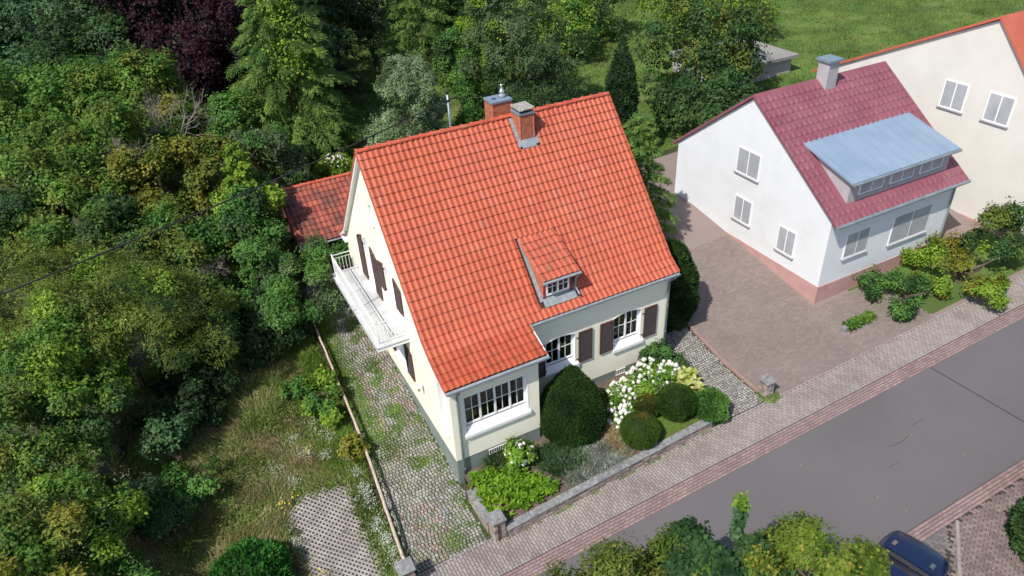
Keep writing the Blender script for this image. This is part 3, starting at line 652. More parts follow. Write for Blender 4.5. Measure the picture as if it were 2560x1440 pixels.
# ---- roof
def along(pr, s):
    """point at arc length s from the first vertex (clamped/extrapolated)"""
    pr = np.array(pr, float)
    if s < 0: d_ = unit(pr[1] - pr[0]); return pr[0] + d_ * s
    for a_, b_ in zip(pr[:-1], pr[1:]):
        L_ = np.linalg.norm(b_ - a_)
        if s <= L_: return a_ + (b_ - a_) * s / L_
        s -= L_
    return pr[-1] + unit(pr[-1] - pr[-2]) * s
def tileshape(wd=.2, ln=.365, h=.032):
    us = np.array([0, .025, .065, .105, .135, .16, .2]) * wd / .2; hs = np.array([.004, .62, 1., .8, .28, .02, .06]) * h
    V = []; n = len(us)
    for v_, off in ((0, .040), (ln, .002)): V += [(u, v_, hh + off) for u, hh in zip(us, hs)]
    V += [(u, .012, hh + .040 - .020) for u, hh in zip(us, hs)]
    F = [(k, k + 1, n + k + 1, n + k) for k in range(n - 1)] + [(2 * n + k, 2 * n + k + 1, k + 1, k) for k in range(n - 1)]
    F += [(0, n, n + 0, 0)][:0]
    V += [(0, 0, .008), (0, ln, -.01)]; F.append((0, n, 2 * n + n + 1 if False else len(V) - 1, len(V) - 2))
    return (np.array(V), F)
TS = tileshape()
def tilefield(pr, x0, nx, s0, ns, wd, course, up=1, skip=None, mt=None, z=.0):
    out = []
    for r_ in range(ns):
        a_ = along(pr, s0 + r_ * course); c_ = along(pr, s0 + r_ * course + course * 1.1); d_ = unit(c_ - a_)
        v = np.array([0, d_[0], d_[1]]); u = np.array([1. * up, 0, 0]); n = np.cross(u, v)
        for k in range(nx):
            x = x0 + k * wd * up
            cx = x + wd * up / 2; cy, cz = (a_ + c_) / 2
            if skip and skip(cx, cy): continue
            t = unit(v + R.normal(0, .004, 3)); p = np.array([x, a_[0], a_[1]]) + n * (z + R.normal(0, .0015)) + v * R.normal(0, .002)
            it_ = (frame(p, u, t, n), 0, float(np.clip(R.normal(.5, .22), 0, .999)))
            out.append(it_ + ((mt(cx, cy),) if mt else ()))
    return out
b = MB(); o = .03
for pr in (front_prof[2:], rear_prof):
    P = []
    for y, z in pr: P += [(-ov + .01, y, z - o), (9.63, y, z - o)]
    b.add(P, [(2 * k, 2 * k + 1, 2 * k + 3, 2 * k + 2) for k in range(len(pr) - 1)])
P = []
for y, z in front_prof[:3]: P += [(-ov + .01, y, z - o), (3.44, y, z - o)]
b.add(P, [(0, 1, 3, 2), (2, 3, 5, 4)])
roof = b.obj('roof', M['underlay'], house)
inD = lambda x, y: 4.13 < x < 5.60 and 1.25 < y < 3.0
inC = lambda x, y: 5.42 < x < 6.22 and 4.98 < y < 5.80
main = front_prof[2:]
items = tilefield(main, -ov, 49, 0.0, 22, .2, .326, skip=lambda x, y: inD(x, y) or inC(x, y), mt=lambda x, y: M['dormertile'] if R.random() < (.10 if 4.8 < x < 8.2 and y < 4.6 else .015) else M['tile'])
porch = [(front_prof[2][0], front_prof[2][1]), front_prof[1], front_prof[0]]
items += [it_ + (M['porchtile'],) for it_ in tilefield(front_prof[:4], -ov, 18, .02, 4, .2, .322)]
pieces(roof, 'roof_tile', [TS], items, M['tile'], 300, 'roof_tiles')
pieces(roof, 'rear_tile', [TS], tilefield(rear_prof, 9.65, 49, 0.0, 22, .2, .336, up=-1), M['tile'], 0, 'rear_roof_tiles')
# ridge tiles
def ridgeshape(ln=.40, r=.105):
    V = []; F = []; k = 7
    for q, (x, rr) in enumerate(((0, r + .012), (.06, r + .012), (.062, r - .012), (ln, r - .026))):
        for a_ in range(k): an = math.pi * (a_ / (k - 1)); V.append((x, -rr * 1.05 * math.cos(an), rr * math.sin(an) * .9 - .02))
    for q in range(3):
        for a_ in range(k - 1): F.append((q * k + a_, q * k + a_ + 1, (q + 1) * k + a_ + 1, (q + 1) * k + a_))
    F.append(tuple(range(k))); return (np.array(V), F)
RS = ridgeshape()
def ridge(parent, x0, x1, y, z, m, step=.375):
    n = int(round((x1 - x0) / step)); st = (x1 - x0) / n
    pieces(parent, 'ridge_tile', [RS], [(frame(np.array([x0 + k * st, y + R.normal(0, .003), z + R.normal(0, .003)]), np.array([1., 0, 0]), np.array([0, 1., 0]), np.array([0, 0, 1.])), 0, R.random()) for k in range(n)], m, 60)
ridge(roof, -ov - .01, 9.62, 5.79, 10.20, M['ridge'])
# bargeboards and soffit (left and right verges)
for x0, x1 in ((-ov - .012, -ov + .012), (9.625, 9.648)):
    for nm, pr in (('front_bargeboard', front_prof), ('rear_bargeboard', rear_prof)):
        if x0 > 5 and pr is front_prof: pr = front_prof[2:]
        b = MB()
        for (ya, za), (yb, zb) in zip(pr[:-1], pr[1:]):
            b.hexa([(x0, ya, za - .20), (x1, ya, za - .20), (x1, yb, zb - .23), (x0, yb, zb - .23), (x0, ya, za - .022), (x1, ya, za - .022), (x1, yb, zb - .022), (x0, yb, zb - .022)])
        b.obj(nm, M['white'] , roof)
b = MB()
for pr in (front_prof, rear_prof):
    for (ya, za), (yb, zb) in zip(pr[:-1], pr[1:]): b.add([(-ov + .01, ya, za - .19), (.0, ya, za - .19), (.0, yb, zb - .21), (-ov + .01, yb, zb - .21)], [(0, 1, 2, 3)])
b.box(-ov + .01, .0, 10.3, 10.82, 4.55, 4.64); b.box(0, 9.5, -.22, -.0, 4.27, 4.29) if False else None
b.box(0, 3.43, -.22, -.002, 4.34, 4.37); b.box(3.2, 9.62, .96, D0 - .002, 4.76, 4.79)
b.obj('soffit', M['white'], roof)
# verge cover strips: the turned-down flange of the edge tiles
for x0, x1 in ((-ov - .03, -ov - .004), (9.652, 9.676)):
    b = MB()
    for pr in (front_prof if x0 < 0 else front_prof[2:], rear_prof):
        s = .01
        L_ = sum(np.linalg.norm(np.array(a_) - np.array(c_)) for a_, c_ in zip(pr[:-1], pr[1:]))
        while s < L_ - .1:
            a_ = along(pr, s); c_ = along(pr, min(s + .34, L_)); b.hexa([(x0, a_[0], a_[1] - .10), (x1, a_[0], a_[1] - .10), (x1, c_[0], c_[1] - .10), (x0, c_[0], c_[1] - .10), (x0, a_[0], a_[1] + .050), (x1, a_[0], a_[1] + .050), (x1, c_[0], c_[1] + .028), (x0, c_[0], c_[1] + .028)]); s += .326
    b.obj('verge_flange', M['ridge'], roof, tint=.4)
# porch roof right edge board
b = MB(); b.hexa([(3.43, -.24, 4.30), (3.46, -.24, 4.30), (3.46, .95, 4.72), (3.43, .95, 4.72), (3.43, -.24, 4.44), (3.46, -.24, 4.44), (3.46, .95, 4.92), (3.43, .95, 4.92)]); b.obj('porch_verge_board', M['white'], roof)
# gutters
def gutter(x0, x1, y, z, name='gutter', parent=house, r=.07):
    b = MB(); n = 9; 
    for q, rr in ((0, r), (1, r - .012)):
        for x in (x0, x1):
            for k in range(n): an = math.pi * k / (n - 1); b.v.append((x, y - rr * math.cos(an), z - rr * math.sin(an)))
    for q in (0, 2):
        for k in range(n - 1): b.f.append((q * n + k, q * n + k + 1, (q + 1) * n + k + 1, (q + 1) * n + k))
    for (e0, e1) in ((0, 2), (1, 3)):
        b.f.append(tuple(e0 * n + k for k in range(n)))
    b.f.append((0, n, 3 * n, 2 * n)); b.tube([(x0, y - r, z + .004), (x1, y - r, z + .004)], .011, 6)
    gt = b.obj(name, M['zinc'], parent)
    e = MB(); e.add([(x0, y + r - .01, z + .03), (x1, y + r - .01, z + .03), (x1, y - r * .3, z - .005), (x0, y - r * .3, z - .005)], [(0, 1, 2, 3)]); e.obj('drip_sheet', M['lead'], gt); return gt
gutter(3.44, 9.64, .90, 4.86); gutter(-.16, 3.47, -.29, 4.39)
b = MB(); b.tube([(.24, -.29, 4.33), (.24, -.28, 4.25), (.235, -.09, 4.02), (.232, -.075, 3.9), (.215, -.075, 2.0), (.205, -.075, .05)], .042, 10)
for z in (3.6, 2.1, .75): b.tube([(.225, -.075, z), (.225, -.075, z + .04)], .054, 10)
dp = b.obj('downpipe', M['pipe'], house, smooth=True)
b = MB(); b.tube([(9.50, .90, 4.80), (9.49, .93, 4.72), (9.38, 1.10, 4.52), (9.37, 1.13, 4.42), (9.37, 1.13, .9)], .042, 10)
for z in (3.4, 2.2): b.tube([(9.37, 1.13, z), (9.37, 1.13, z + .04)], .054, 10)
b.obj('downpipe', M['pipe'], house, smooth=True)
# ---- dormer
dz = lambda y: 6.17 + (y - 1.22) * .46
b = MB(); b.add([(4.27, 1.45, 5.2), (5.42, 1.45, 5.2), (5.42, 1.45, dz(1.45) - .04), (4.27, 1.45, dz(1.45) - .04)], [(0, 1, 2, 3)])
for x in (4.27, 5.42): b.add([(x, 1.45, 5.15), (x, 1.45, dz(1.45) - .04), (x, 3.0, dz(3.0) - .04), (x, 3.0, 6.9)], [(0, 1, 2, 3)])
b.add([(4.15, 1.23, dz(1.23) - .035), (5.57, 1.23, dz(1.23) - .035), (5.57, 3.05, dz(3.05) - .035), (4.15, 3.05, dz(3.05) - .035)], [(0, 1, 2, 3)])
dorm = b.obj('dormer', M['corner'], house)
b = MB()
for x in (4.16, 5.555): b.hexa([(x, 1.23, dz(1.23) - .13), (x + .015, 1.23, dz(1.23) - .13), (x + .015, 3.0, dz(3.0) - .13), (x, 3.0, dz(3.0) - .13), (x, 1.23, dz(1.23)), (x + .015, 1.23, dz(1.23)), (x + .015, 3.0, dz(3.0)), (x, 3.0, dz(3.0))])
b.obj('dormer_verge_board', M['shingle'], dorm, tint=.3)
b = MB(); b.box(4.26, 4.36, 1.425, 1.455, 5.35, 6.12); b.box(5.26, 5.43, 1.425, 1.455, 5.33, 6.12); b.obj('corner_board', mat('red_brown_board', [(.20, .03, .02), (.26, .04, .03)], 3, .6), dorm)
wz0, wz1 = 5.50, 6.02; fr = MB()
for x0, x1, z0, z1 in ((4.36, 5.26, wz0 - .05, wz0), (4.36, 5.26, wz1, wz1 + .05), (4.36, 4.42, wz0, wz1), (5.20, 5.26, wz0, wz1), (4.775, 4.845, wz0, wz1)): fr.box(x0, x1, 1.405, 1.44, z0, z1)
dw = fr.obj('dormer_window', M['whiteframe'], dorm) if False else link('dormer_window', fr.mesh('dormer_window', M['whiteframe']), dorm)
mu = MB()
for x in (4.597, 5.022): mu.box(x - .012, x + .012, 1.412, 1.432, wz0, wz1)
for x0, x1 in ((4.42, 4.775), (4.845, 5.20)): mu.box(x0, x1, 1.414, 1.430, 5.75, 5.772)
mu.obj('dormer_muntin', M['whiteframe'], dorm)
for x0, x1 in ((4.42, 4.585), (4.609, 4.775), (4.845, 5.010), (5.034, 5.20)):
    for z0, z1 in ((wz0, 5.75), (5.772, wz1)):
        b = MB(); b.add([(x0, 1.437, z0), (x1, 1.437, z0), (x1, 1.437, z1), (x0, 1.437, z1)], [(0, 1, 2, 3)]); b.obj('dormer_pane', M['carglass'], dorm)
dprof = [(1.22, dz(1.22)), (3.10, dz(3.10))]
pieces(dorm, 'dormer_tile', [tileshape()], tilefield(dprof, 4.15, 7, .0, 6, .2035, .326), M['dormertile'], 60)
b = MB(); zs_ = lambda y: 4.90 + (y - .95) * .69 if y < 1.5 else 5.28 + (y - 1.5) * 1.14
b.add([(4.20, 1.20, zs_(1.20) + .075), (5.48, 1.20, zs_(1.20) + .075), (5.46, 1.44, 5.36), (4.22, 1.44, 5.36)], [(0, 1, 2, 3)]); b.add([(4.22, 1.44, 5.36), (5.46, 1.44, 5.36), (5.46, 1.42, 5.48), (4.22, 1.42, 5.48)], [(0, 1, 2, 3)])
for x0, x1 in ((4.12, 4.27), (5.42, 5.56)): b.add([(x0, 1.4, zs_(1.4) + .065), (x1, 1.4, zs_(1.4) + .065), (x1, 2.95, zs_(2.95) + .06), (x0, 2.95, zs_(2.95) + .06)], [(0, 1, 2, 3)])
b.obj('lead_apron', M['lead'], dorm)
b = MB(); b.tube([(5.50, 1.17, 6.10), (5.50, 1.22, 6.0), (5.48, 1.35, 5.85), (5.48, 1.36, 5.5), (5.50, 1.2, 5.34), (5.50, 1.1, 5.30)], .032, 8); b.obj('dormer_pipe', M['zinc'], dorm, smooth=True)
gutter(4.12, 5.60, 1.165, 6.14, 'dormer_gutter', dorm, .05)
# shingles on the dormer cheek and chimneys
def shingles(parent, p0, u, v, nrm, W_, H_, wd, hh, mask=None, lim=300, nm='shingle'):
    o = []; rows = int(math.ceil(H_ / hh)); shp = block_shape(wd - .008, hh * 1.05, .004, .003, .002)
    for r_ in range(rows):
        c = int(round(W_ / wd)); off = (r_ % 2) * .5
        for k in range(-1, c + 1):
            a = (k + off + .5) * wd
            if a < wd * .45 or a > W_ - wd * .45: continue
            bb = (r_ + .5) * hh
            if bb > H_ - hh * .3: continue
            if mask and not mask(a, bb): continue
            n = unit(nrm - v * .06); vv_ = unit(v + nrm * .06)
            o.append((frame(p0 + u * a + v * bb + nrm * .012, u, vv_, n), 0, R.random()))
    if o: pieces(parent, nm, [shp], o, M['shingle'], lim)
e1, e2, e3 = np.eye(3)
shingles(dorm, np.array([4.27, 3.0, 5.1]), -e2, e3, -e1, 1.55, 2.0, .16, .13, mask=lambda a, b_: zs_(3.0 - a) - 5.1 - .05 < b_ < dz(3.0 - a) - .1 - 5.1, nm='cheek_shingle')
shingles(dorm, np.array([5.42, 1.45, 5.1]), e2, e3, e1, 1.55, 2.0, .16, .13, mask=lambda a, b_: zs_(1.45 + a) - 5.1 - .05 < b_ < dz(1.45 + a) - .1 - 5.1, nm='cheek_shingle')
# ---- chimneys
def chimney(x0, x1, y0, y1, zb, zt, big):
    b = MB(); b.box(x0, x1, y0, y1, zb, zt); ch_ = b.obj('chimney', M['shingle'], house, tint=.2)
    wd = .125 if not big else .30
    shingles(ch_, np.array([x0, y0, zb]), e1, e3, -e2, x1 - x0, zt - zb, wd, .125)
    shingles(ch_, np.array([x0, y1, zb]), -e2, e3, -e1, y1 - y0, zt - zb, wd, .125)
    b = MB()
    for x, y in ((x0, y0), (x1, y0), (x0, y1), (x1, y1)): b.box(x - .018, x + .018, y - .018, y + .018, zb, zt)
    b.obj('corner_strip', M['corner'], ch_)
    b = MB(); b.box(x0 - .05, x1 + .05, y0 - .05, y1 + .05, zt, zt + .07); b.obj('chimney_cap', M['slategrey'], ch_); return ch_
c1 = chimney(5.545, 6.08, 5.13, 5.66, 9.2, 10.38, False)
b = MB(); b.box(5.62, 6.0, 5.2, 5.6, 10.44, 10.54); b.obj('flue_collar', M['black'], c1)
b = MB(); b.box(5.50, 6.11, 5.06, 5.72, 10.55, 10.62, .012)
link('lichened_slab', bevel(b.mesh('lichened_slab', M['lichen']), .01), c1)
b = MB()
sl_ = 1.14
zr = lambda y: 5.28 + (y - 1.5) * sl_ + .055
for x0, x1 in ((5.40, 5.54), (6.085, 6.22)):
    for k in range(3): y0, y1 = 4.98 + k * .24, 4.98 + (k + 1) * .24; b.hexa([(x0, y0, zr(y0) - .02 + .01 * 1), (x1, y0, zr(y0) - .01), (x1, y1 + .02, zr(y1)), (x0, y1 + .02, zr(y1)), (x0, y0, zr(y0) + .015), (x1, y0, zr(y0) + .015), (x1, y1 + .02, zr(y1) + .012), (x0, y1 + .02, zr(y1) + .012)])
b.hexa([(5.54, 4.93, zr(4.93) - .02), (6.085, 4.93, zr(4.93) - .02), (6.085, 5.14, zr(5.14)), (5.54, 5.14, zr(5.14)), (5.54, 4.93, zr(4.93) + .018), (6.085, 4.93, zr(4.93) + .018), (6.085, 5.14, zr(5.14) + .03), (5.54, 5.14, zr(5.14) + .03)])
b.obj('flashing', M['lead'], c1)
c2 = chimney(5.06, 5.80, 6.25, 6.85, 9.0, 10.56, True)
b = MB(); b.lathe([(.12, 0), (.12, .10), (.085, .13), (.10, .16), (.11, .22), (.07, .28), (.045, .30), (.045, .42), (.06, .43), (.06, .46), (.02, .48)], (5.60, 6.55, 10.63), 14); b.obj('steel_cowl', M['steel'], c2, smooth=True)
b = MB(); b.box(5.20, 5.34, 6.48, 6.62, 10.60, 10.634); b.obj('flue_opening', M['black'], c2)
# ---- balcony
b = MB(); b.box(-1.164, 0, 3.436, 9.06, 3.90, 4.055); balc = b.obj('balcony', M['white'], house)
b = MB(); b.box(-1.18, .0, 3.42, 9.075, 4.02, 4.05); b.obj('slab_edge', M['lead'], balc)
tw = .288; itb = []
for i_ in range(4):
    for j_ in range(19):
        itb.append((frame(np.array([-1.164 + (i_ + .5) * .291, 3.436 + (j_ + .5) * .296, 4.08]), e1, e2, e3), 0, R.random()))
pieces(balc, 'floor_tile', [block_shape(.285, .29, .03, .004, .003)], itb, M['balctile'], 100)
rl = MB(); xr = -1.05; ya, yb = 3.60, 8.86; zt_ = 4.95
rl.tube([(-.02, yb, zt_), (xr, yb, zt_), (xr, ya, zt_), (-.02, ya, zt_)], .022, 6); rl.tube([(-.02, yb, 4.80), (xr, yb, 4.80), (xr, ya, 4.80), (-.02, ya, 4.80)], .011, 5); rl.tube([(-.02, yb, 4.18), (xr, yb, 4.18), (xr, ya, 4.18), (-.02, ya, 4.18)], .013, 5)
for y in np.arange(ya, yb + .01, (yb - ya) / 42): rl.tube([(xr, y, 4.18), (xr, y, 4.80)], .0085, 4)
for y in (ya, yb):
    for x in np.arange(xr, -.05, .13): rl.tube([(x, y, 4.18), (x, y, 4.80)], .0085, 4)
for y in np.linspace(ya, yb, 4): rl.tube([(xr, y, 4.08), (xr, y, zt_)], .018, 6)
for y in (ya, yb): rl.tube([(-.03, y, 4.08), (-.03, y, zt_)], .018, 6)
for y in (ya, yb): rl.lathe([(.012, 0), (.032, .02), (.032, .05), (.012, .07)], (xr, y, zt_), 8)
rl.obj('railing', M['white'], balc)
# wall lamp
b = MB(); b.tube([(0, 2.55, 2.62), (-.10, 2.55, 2.66), (-.16, 2.55, 2.60)], .014, 6); wl = b.obj('wall_lamp', M['whiteframe'], house)
b = MB(); b.lathe([(.03, .10), (.10, .0), (.10, -.03)], (-.17, 2.55, 2.60), 10); b.obj('lamp_hood', M['white'], wl)
b = MB(); b.lathe([(.075, 0), (.055, -.17), (.03, -.2)], (-.17, 2.55, 2.57), 10); b.obj('lamp_glass', M['steel'], wl)
# ---- roof mast and cables
b = MB(); b.tube([(3.79, 7.2, 8.4), (3.775, 7.2, 10.95)], .038, 10); mast = link('roof_mast', b.mesh('roof_mast', M['galv'], True), None, 'slim grey steel cable mast standing behind the red roof ridge', 'cable mast')
b = MB(); b.lathe([(.03, -.03), (.075, 0), (.075, .07), (.03, .1)], (3.775, 7.2, 10.95), 10); b.obj('mast_cap', M['black'], mast)
b = MB(); b.box(3.70, 3.86, 7.15, 7.25, 10.66, 10.72); b.tube([(3.70, 7.2, 10.69), (3.62, 7.15, 10.66)], .025, 6); b.obj('cable_clamp', M['black'], mast)
def cable(a_, c_, sag, r, label):
    a_, c_ = np.array(a_), np.array(c_); b = MB(); n = 40
    b.tube([a_ + (c_ - a_) * k / n - np.array([0, 0, sag * 4 * (k / n) * (1 - k / n)]) for k in range(n + 1)], r, 6); b.obj('overhead_cable', M['black'], None, label=label, cat='cable', group='overhead power cables')
cable((3.74, 7.2, 10.70), (-20, -.93, 10.25), .40, .026, 'thick black overhead cable running from the roof mast over the left trees')
cable((3.80, 7.2, 10.74), (14, 13.5, 8.0), .12, .015, 'thin black overhead cable running right from the mast behind the chimneys')
# ---- shed
shed = thing('shed', (1.0, 15.5, 1.7), 'small outbuilding with weathered dark red tiled roof behind the house on the left', 'shed')
b = MB(); b.box(-1.35, 3.0, 13.3, 18.4, 1.2, 3.55); b.add([(-1.35, 13.3, 3.5), (-1.35, 18.4, 3.5), (-1.35, 15.95, 4.85)], [(0, 1, 2)]); b.obj('wall', mat('brown_red_wall', [(.10, .035, .03), (.14, .05, .04)], 3, .9), shed)
sp = [(12.95, 3.45), (15.95, 4.95)]; sr = [(18.95, 3.45), (15.95, 4.95)]
b = MB()
for pr in (sp, sr): b.add([(-1.62, pr[0][0], pr[0][1] - .03), (3.3, pr[0][0], pr[0][1] - .03), (3.3, pr[1][0], pr[1][1] - .03), (-1.62, pr[1][0], pr[1][1] - .03)], [(0, 1, 2, 3)])
b.box(-1.62, -1.59, 12.95, 13.05, 3.3, 3.44); b.obj('roof_board', M['darkwood'], shed)
rf2 = thing('x', (0, 0, 0), 'x', 'x') if False else None
tsh = tileshape(.235, .37, .036)
pieces(shed, 'shed_roof_tile', [tsh], tilefield(sp, -1.65, 21, 0.0, 10, .235, .334), M['oldtile'], 200)
pieces(shed, 'shed_rear_tile', [tsh], tilefield(sr, 3.3, 21, 0, 10, .235, .334, up=-1), M['oldtile'], 0)
ridge(shed, -1.66, 3.3, 15.95, 4.99, M['ridge'])
gutter(-1.65, 3.3, 12.90, 3.40, 'shed_gutter', shed, .05)
# ------------------------------------------------------------------ neighbours
def nbhouse(x0, x1, y0, y1, zb, ze, yr, zr, wallm, roofm, label, ovh=.35, plinth=None):
    t = thing('neighbour_house', ((x0 + x1) / 2, (y0 + y1) / 2, zb), label, 'house'); b = MB()
    prof = [(y0, zb), (y1, zb), (y1, ze), (yr, zr - .1), (y0, ze)]
    for x in (x0, x1): b.add([(x, y, z) for y, z in prof], [tuple(range(5))])
    b.add([(x0, y0, zb), (x1, y0, zb), (x1, y0, ze), (x0, y0, ze)], [(0, 1, 2, 3)]); b.add([(x0, y1, zb), (x1, y1, zb), (x1, y1, ze), (x0, y1, ze)], [(0, 1, 2, 3)]); b.obj('wall', wallm, t)
    if plinth: b = MB(); b.box(x0 - .03, x1 + .03, y0 - .03, y1 + .03, zb - .3, plinth); b.obj('stone_base', M['nbplinth'], t)
    r_ = MB()
    for s in (0, 1):
        ye = y0 - ovh if s == 0 else y1 + ovh; sl__ = (zr - ze) / ((yr - y0) if s == 0 else (y1 - yr)); zee = ze - ovh * sl__
        P = [(x0 - .15, ye, zee), (x1 + .15, ye, zee), (x1 + .15, yr, zr), (x0 - .15, yr, zr)]; r_.hexa([(p[0], p[1], p[2] - .05) for p in P] + [(p[0], p[1], p[2] + .08) for p in P])
    rf = r_.obj('roof', roofm, t, tint=.5)
    g_ = MB(); g_.tube([(x0 - .15, y0 - ovh - .05, ze - ovh * (zr - ze) / (yr - y0)), (x1 + .15, y0 - ovh - .05, ze - ovh * (zr - ze) / (yr - y0))], .08, 8); g_.obj('gutter', M['zinc'], t)
    return t, rf
nb, nbr = nbhouse(17.1, 24.75, .75, 10.4, 1.0, 5.05, 5.75, 8.62, M['nbwall'], M['nbroof'], 'white neighbouring house with dark red roof and wide blue grey dormer', plinth=1.75)
sp2 = [(.40, 5.05 - .35 * .714 + .03), (5.75, 8.66)]
pieces(nbr, 'neighbour_roof_tile', [tileshape(.30, .42, .03)], tilefield(sp2, 16.95, 26, .0, 17, .304, .38, skip=lambda x, y: 17.9 < x < 24.2 and 1.0 < y < 3.3), M['nbroof'], 300, 'neighbour_roof_tiles')
b = MB(); b.hexa([(18.05, 1.0, 5.3), (24.05, 1.0, 5.3), (24.05, 3.4, 6.5), (18.05, 3.4, 6.5), (18.05, 1.0, 6.30), (24.05, 1.0, 6.30), (24.05, 3.4, 6.98), (18.05, 3.4, 6.98)]); nd = b.obj('dormer', M['nbclad'], nb)
b = MB(); b.hexa([(17.85, .75, 6.24), (24.2, .75, 6.24), (24.2, 3.5, 7.02), (17.85, 3.5, 7.02), (17.85, .75, 6.34), (24.2, .75, 6.34), (24.2, 3.5, 7.10), (17.85, 3.5, 7.10)]); b.obj('dormer_roof', M['nbdormer'], nd)
b = MB()
for k in range(11):
    x = 18.1 + k * .6; b.hexa([(x, .75, 6.34), (x + .03, .75, 6.34), (x + .03, 3.5, 7.10), (x, 3.5, 7.10), (x, .75, 6.375), (x + .03, .75, 6.375), (x + .03, 3.5, 7.135), (x, 3.5, 7.135)])
b.obj('standing_seams', M['nbdormer'], nd, kind='stuff')
b = MB(); b.tube([(17.85, .70, 6.27), (24.2, .70, 6.27)], .06, 8); b.obj('dormer_gutter', M['zinc'], nd)
b = MB(); b.tube([(24.6, .55, 4.7), (24.6, .68, 4.4), (24.6, .68, 1.5)], .045, 8); b.obj('downpipe', M['zinc'], nb)
b = MB(); b.box(20.6, 21.2, 5.2, 5.8, 7.8, 9.5); cm = b.obj('chimney', M['nbclad'], nb); b = MB(); b.box(20.5, 21.3, 5.1, 5.9, 9.5, 9.6); b.obj('chimney_cap', M['slategrey'], cm)
def nbwin(mp, u0, u1, v0, v1, parent, nm='window'):
    b = MB(); P = [mp(u0, v0, -.02), mp(u1, v0, -.02), mp(u1, v1, -.02), mp(u0, v1, -.02)]; b.add([mp(u0, v0, .03), mp(u1, v0, .03), mp(u1, v1, .03), mp(u0, v1, .03)] + [mp(u0, v0, -.03), mp(u1, v0, -.03), mp(u1, v1, -.03), mp(u0, v1, -.03)], [(4, 5, 1, 0), (5, 6, 2, 1), (6, 7, 3, 2), (7, 4, 0, 3), (4, 5, 6, 7)]); wn = b.obj(nm, M['whiteframe'], parent)
    w_ = .06; b = MB(); m_ = (u0 + u1) / 2
    for a, e in ((u0 + w_, m_ - .03), (m_ + .03, u1 - w_)): b.add([mp(a, v0 + w_, -.036), mp(e, v0 + w_, -.036), mp(e, v1 - w_, -.036), mp(a, v1 - w_, -.036)], [(0, 1, 2, 3)])
    b.obj('pane', M['nbglass'], wn)
    b = MB(); b.hexa([mp(u0 - .05, v0 - .06, .0), mp(u1 + .05, v0 - .06, .0), mp(u1 + .05, v0 - .06, -.10), mp(u0 - .05, v0 - .06, -.10), mp(u0 - .05, v0, .0), mp(u1 + .05, v0, .0), mp(u1 + .05, v0 - .01, -.10), mp(u0 - .05, v0 - .01, -.10)]); b.obj('sill', M['nbclad'], wn)
M['nbglass'] = mat('pale_window_glass', [(.30, .31, .34), (.42, .42, .44)], 1.2, .2)
gm = lambda u, v, d=0: (17.1 + d, u, v); fm = lambda u, v, d=0: (u, .75 + d, v)
for u0, u1, v0, v1 in ((4.9, 6.3, 5.0, 6.2), (5.0, 6.1, 2.7, 3.9), (2.3, 3.3, 2.4, 3.6)): nbwin(gm, u0, u1, v0, v1, nb)
for u0, u1, v0, v1 in ((18.2, 19.6, 2.8, 4.0), (21.0, 23.4, 2.6, 4.0)): nbwin(fm, u0, u1, v0, v1, nb)
for k in range(3): nbwin(lambda u, v, d=0: (u, 1.0 + d, v), 18.6 + k * 1.8, 20.0 + k * 1.8, 5.55, 6.1, nd)
nb2, _ = nbhouse(28.0, 38, -1.2, 12, 1.3, 6.2, 2.9, 10.7, M['cream2'], M['redroof2'], 'tall cream gabled house with brick red roof at the upper right edge', plinth=1.6)
gm2 = lambda u, v, d=0: (28.0 + d, u, v)
for u0, u1, v0, v1 in ((3.4, 4.6, 6.3, 7.6), (1.2, 2.4, 6.3, 7.6), (3.2, 4.6, 3.2, 4.6)): nbwin(gm2, u0, u1, v0, v1, nb2)
# grey shed roof and gravel path behind
b = MB(); b.box(27.5, 33.5, 19, 24, 2.0, 4.3); sh3 = thing('garden_shed', (30, 21, 2.2), 'grey flat roofed garden building behind the white neighbouring house', 'garden building'); b.obj('wall', M['nbclad'], sh3)
b = MB(); b.box(27.2, 33.8, 18.7, 24.3, 4.3, 4.5); b.obj('roof', mat('grey_felt', [(.22, .21, .20), (.28, .27, .25)], 1, .9), sh3)
b = MB(); 
for k in range(12):
    x0, x1 = 18.5 + .35 * k, 18.5 + .35 * (k + 1); y0, y1 = 20 + 1.3 * k, 20 + 1.3 * (k + 1)
    b.add([(x0, y0, gz(x0, y0) + .012), (x0 + 1.6, y0, gz(x0, y0) + .012), (x1 + 1.6, y1, gz(x1, y1) + .012), (x1, y1, gz(x1, y1) + .012)], [(0, 1, 2, 3)])
b.obj('garden_path', mat('pinkish_gravel', [(.28, .22, .18), (.34, .28, .23)], 2, .95), None, kind='structure')

# ------------------------------------------------------------------ car
car = thing('parked_car', (8.9, -10.3, .42), 'dark blue car parked on the far brick strip half hidden under the yellow green tree', 'car')
ang = math.radians(13.5); cc, ss = math.cos(ang), math.sin(ang)
def cw(x, y, z):    # x forward, y left, origin at the middle of the bonnet's rear edge
    X, Y = 9.30 + cc * x - ss * y, -9.90 + ss * x + cc * y; return (X, Y, .045 * 8.8 + .02 + z)
def loft(sts, nm, m, parent=car, close=True):
    """stations of (x, [(y,z)...]) half sections mirrored"""
    V = []; F = []; n = None
    for x, hs in sts:
        row = [(x if len(p) == 2 else x + p[2], p[0], p[1]) for p in hs]; row = row + [(q[0], -q[1], q[2]) for q in row[::-1] if abs(q[1]) > 1e-6]; n = len(row); V += [cw(*q) for q in row]
    for i_ in range(len(sts) - 1):
        for k in range(n - 1): F.append((i_ * n + k, i_ * n + k + 1, (i_ + 1) * n + k + 1, (i_ + 1) * n + k))
    if close: F.append(tuple(range(n))); F.append(tuple(range((len(sts) - 1) * n, len(sts) * n)))
    b = MB(); b.add(V, F); me = b.mesh(nm, m, True); o = link(nm, me, parent); return o
wh = .89
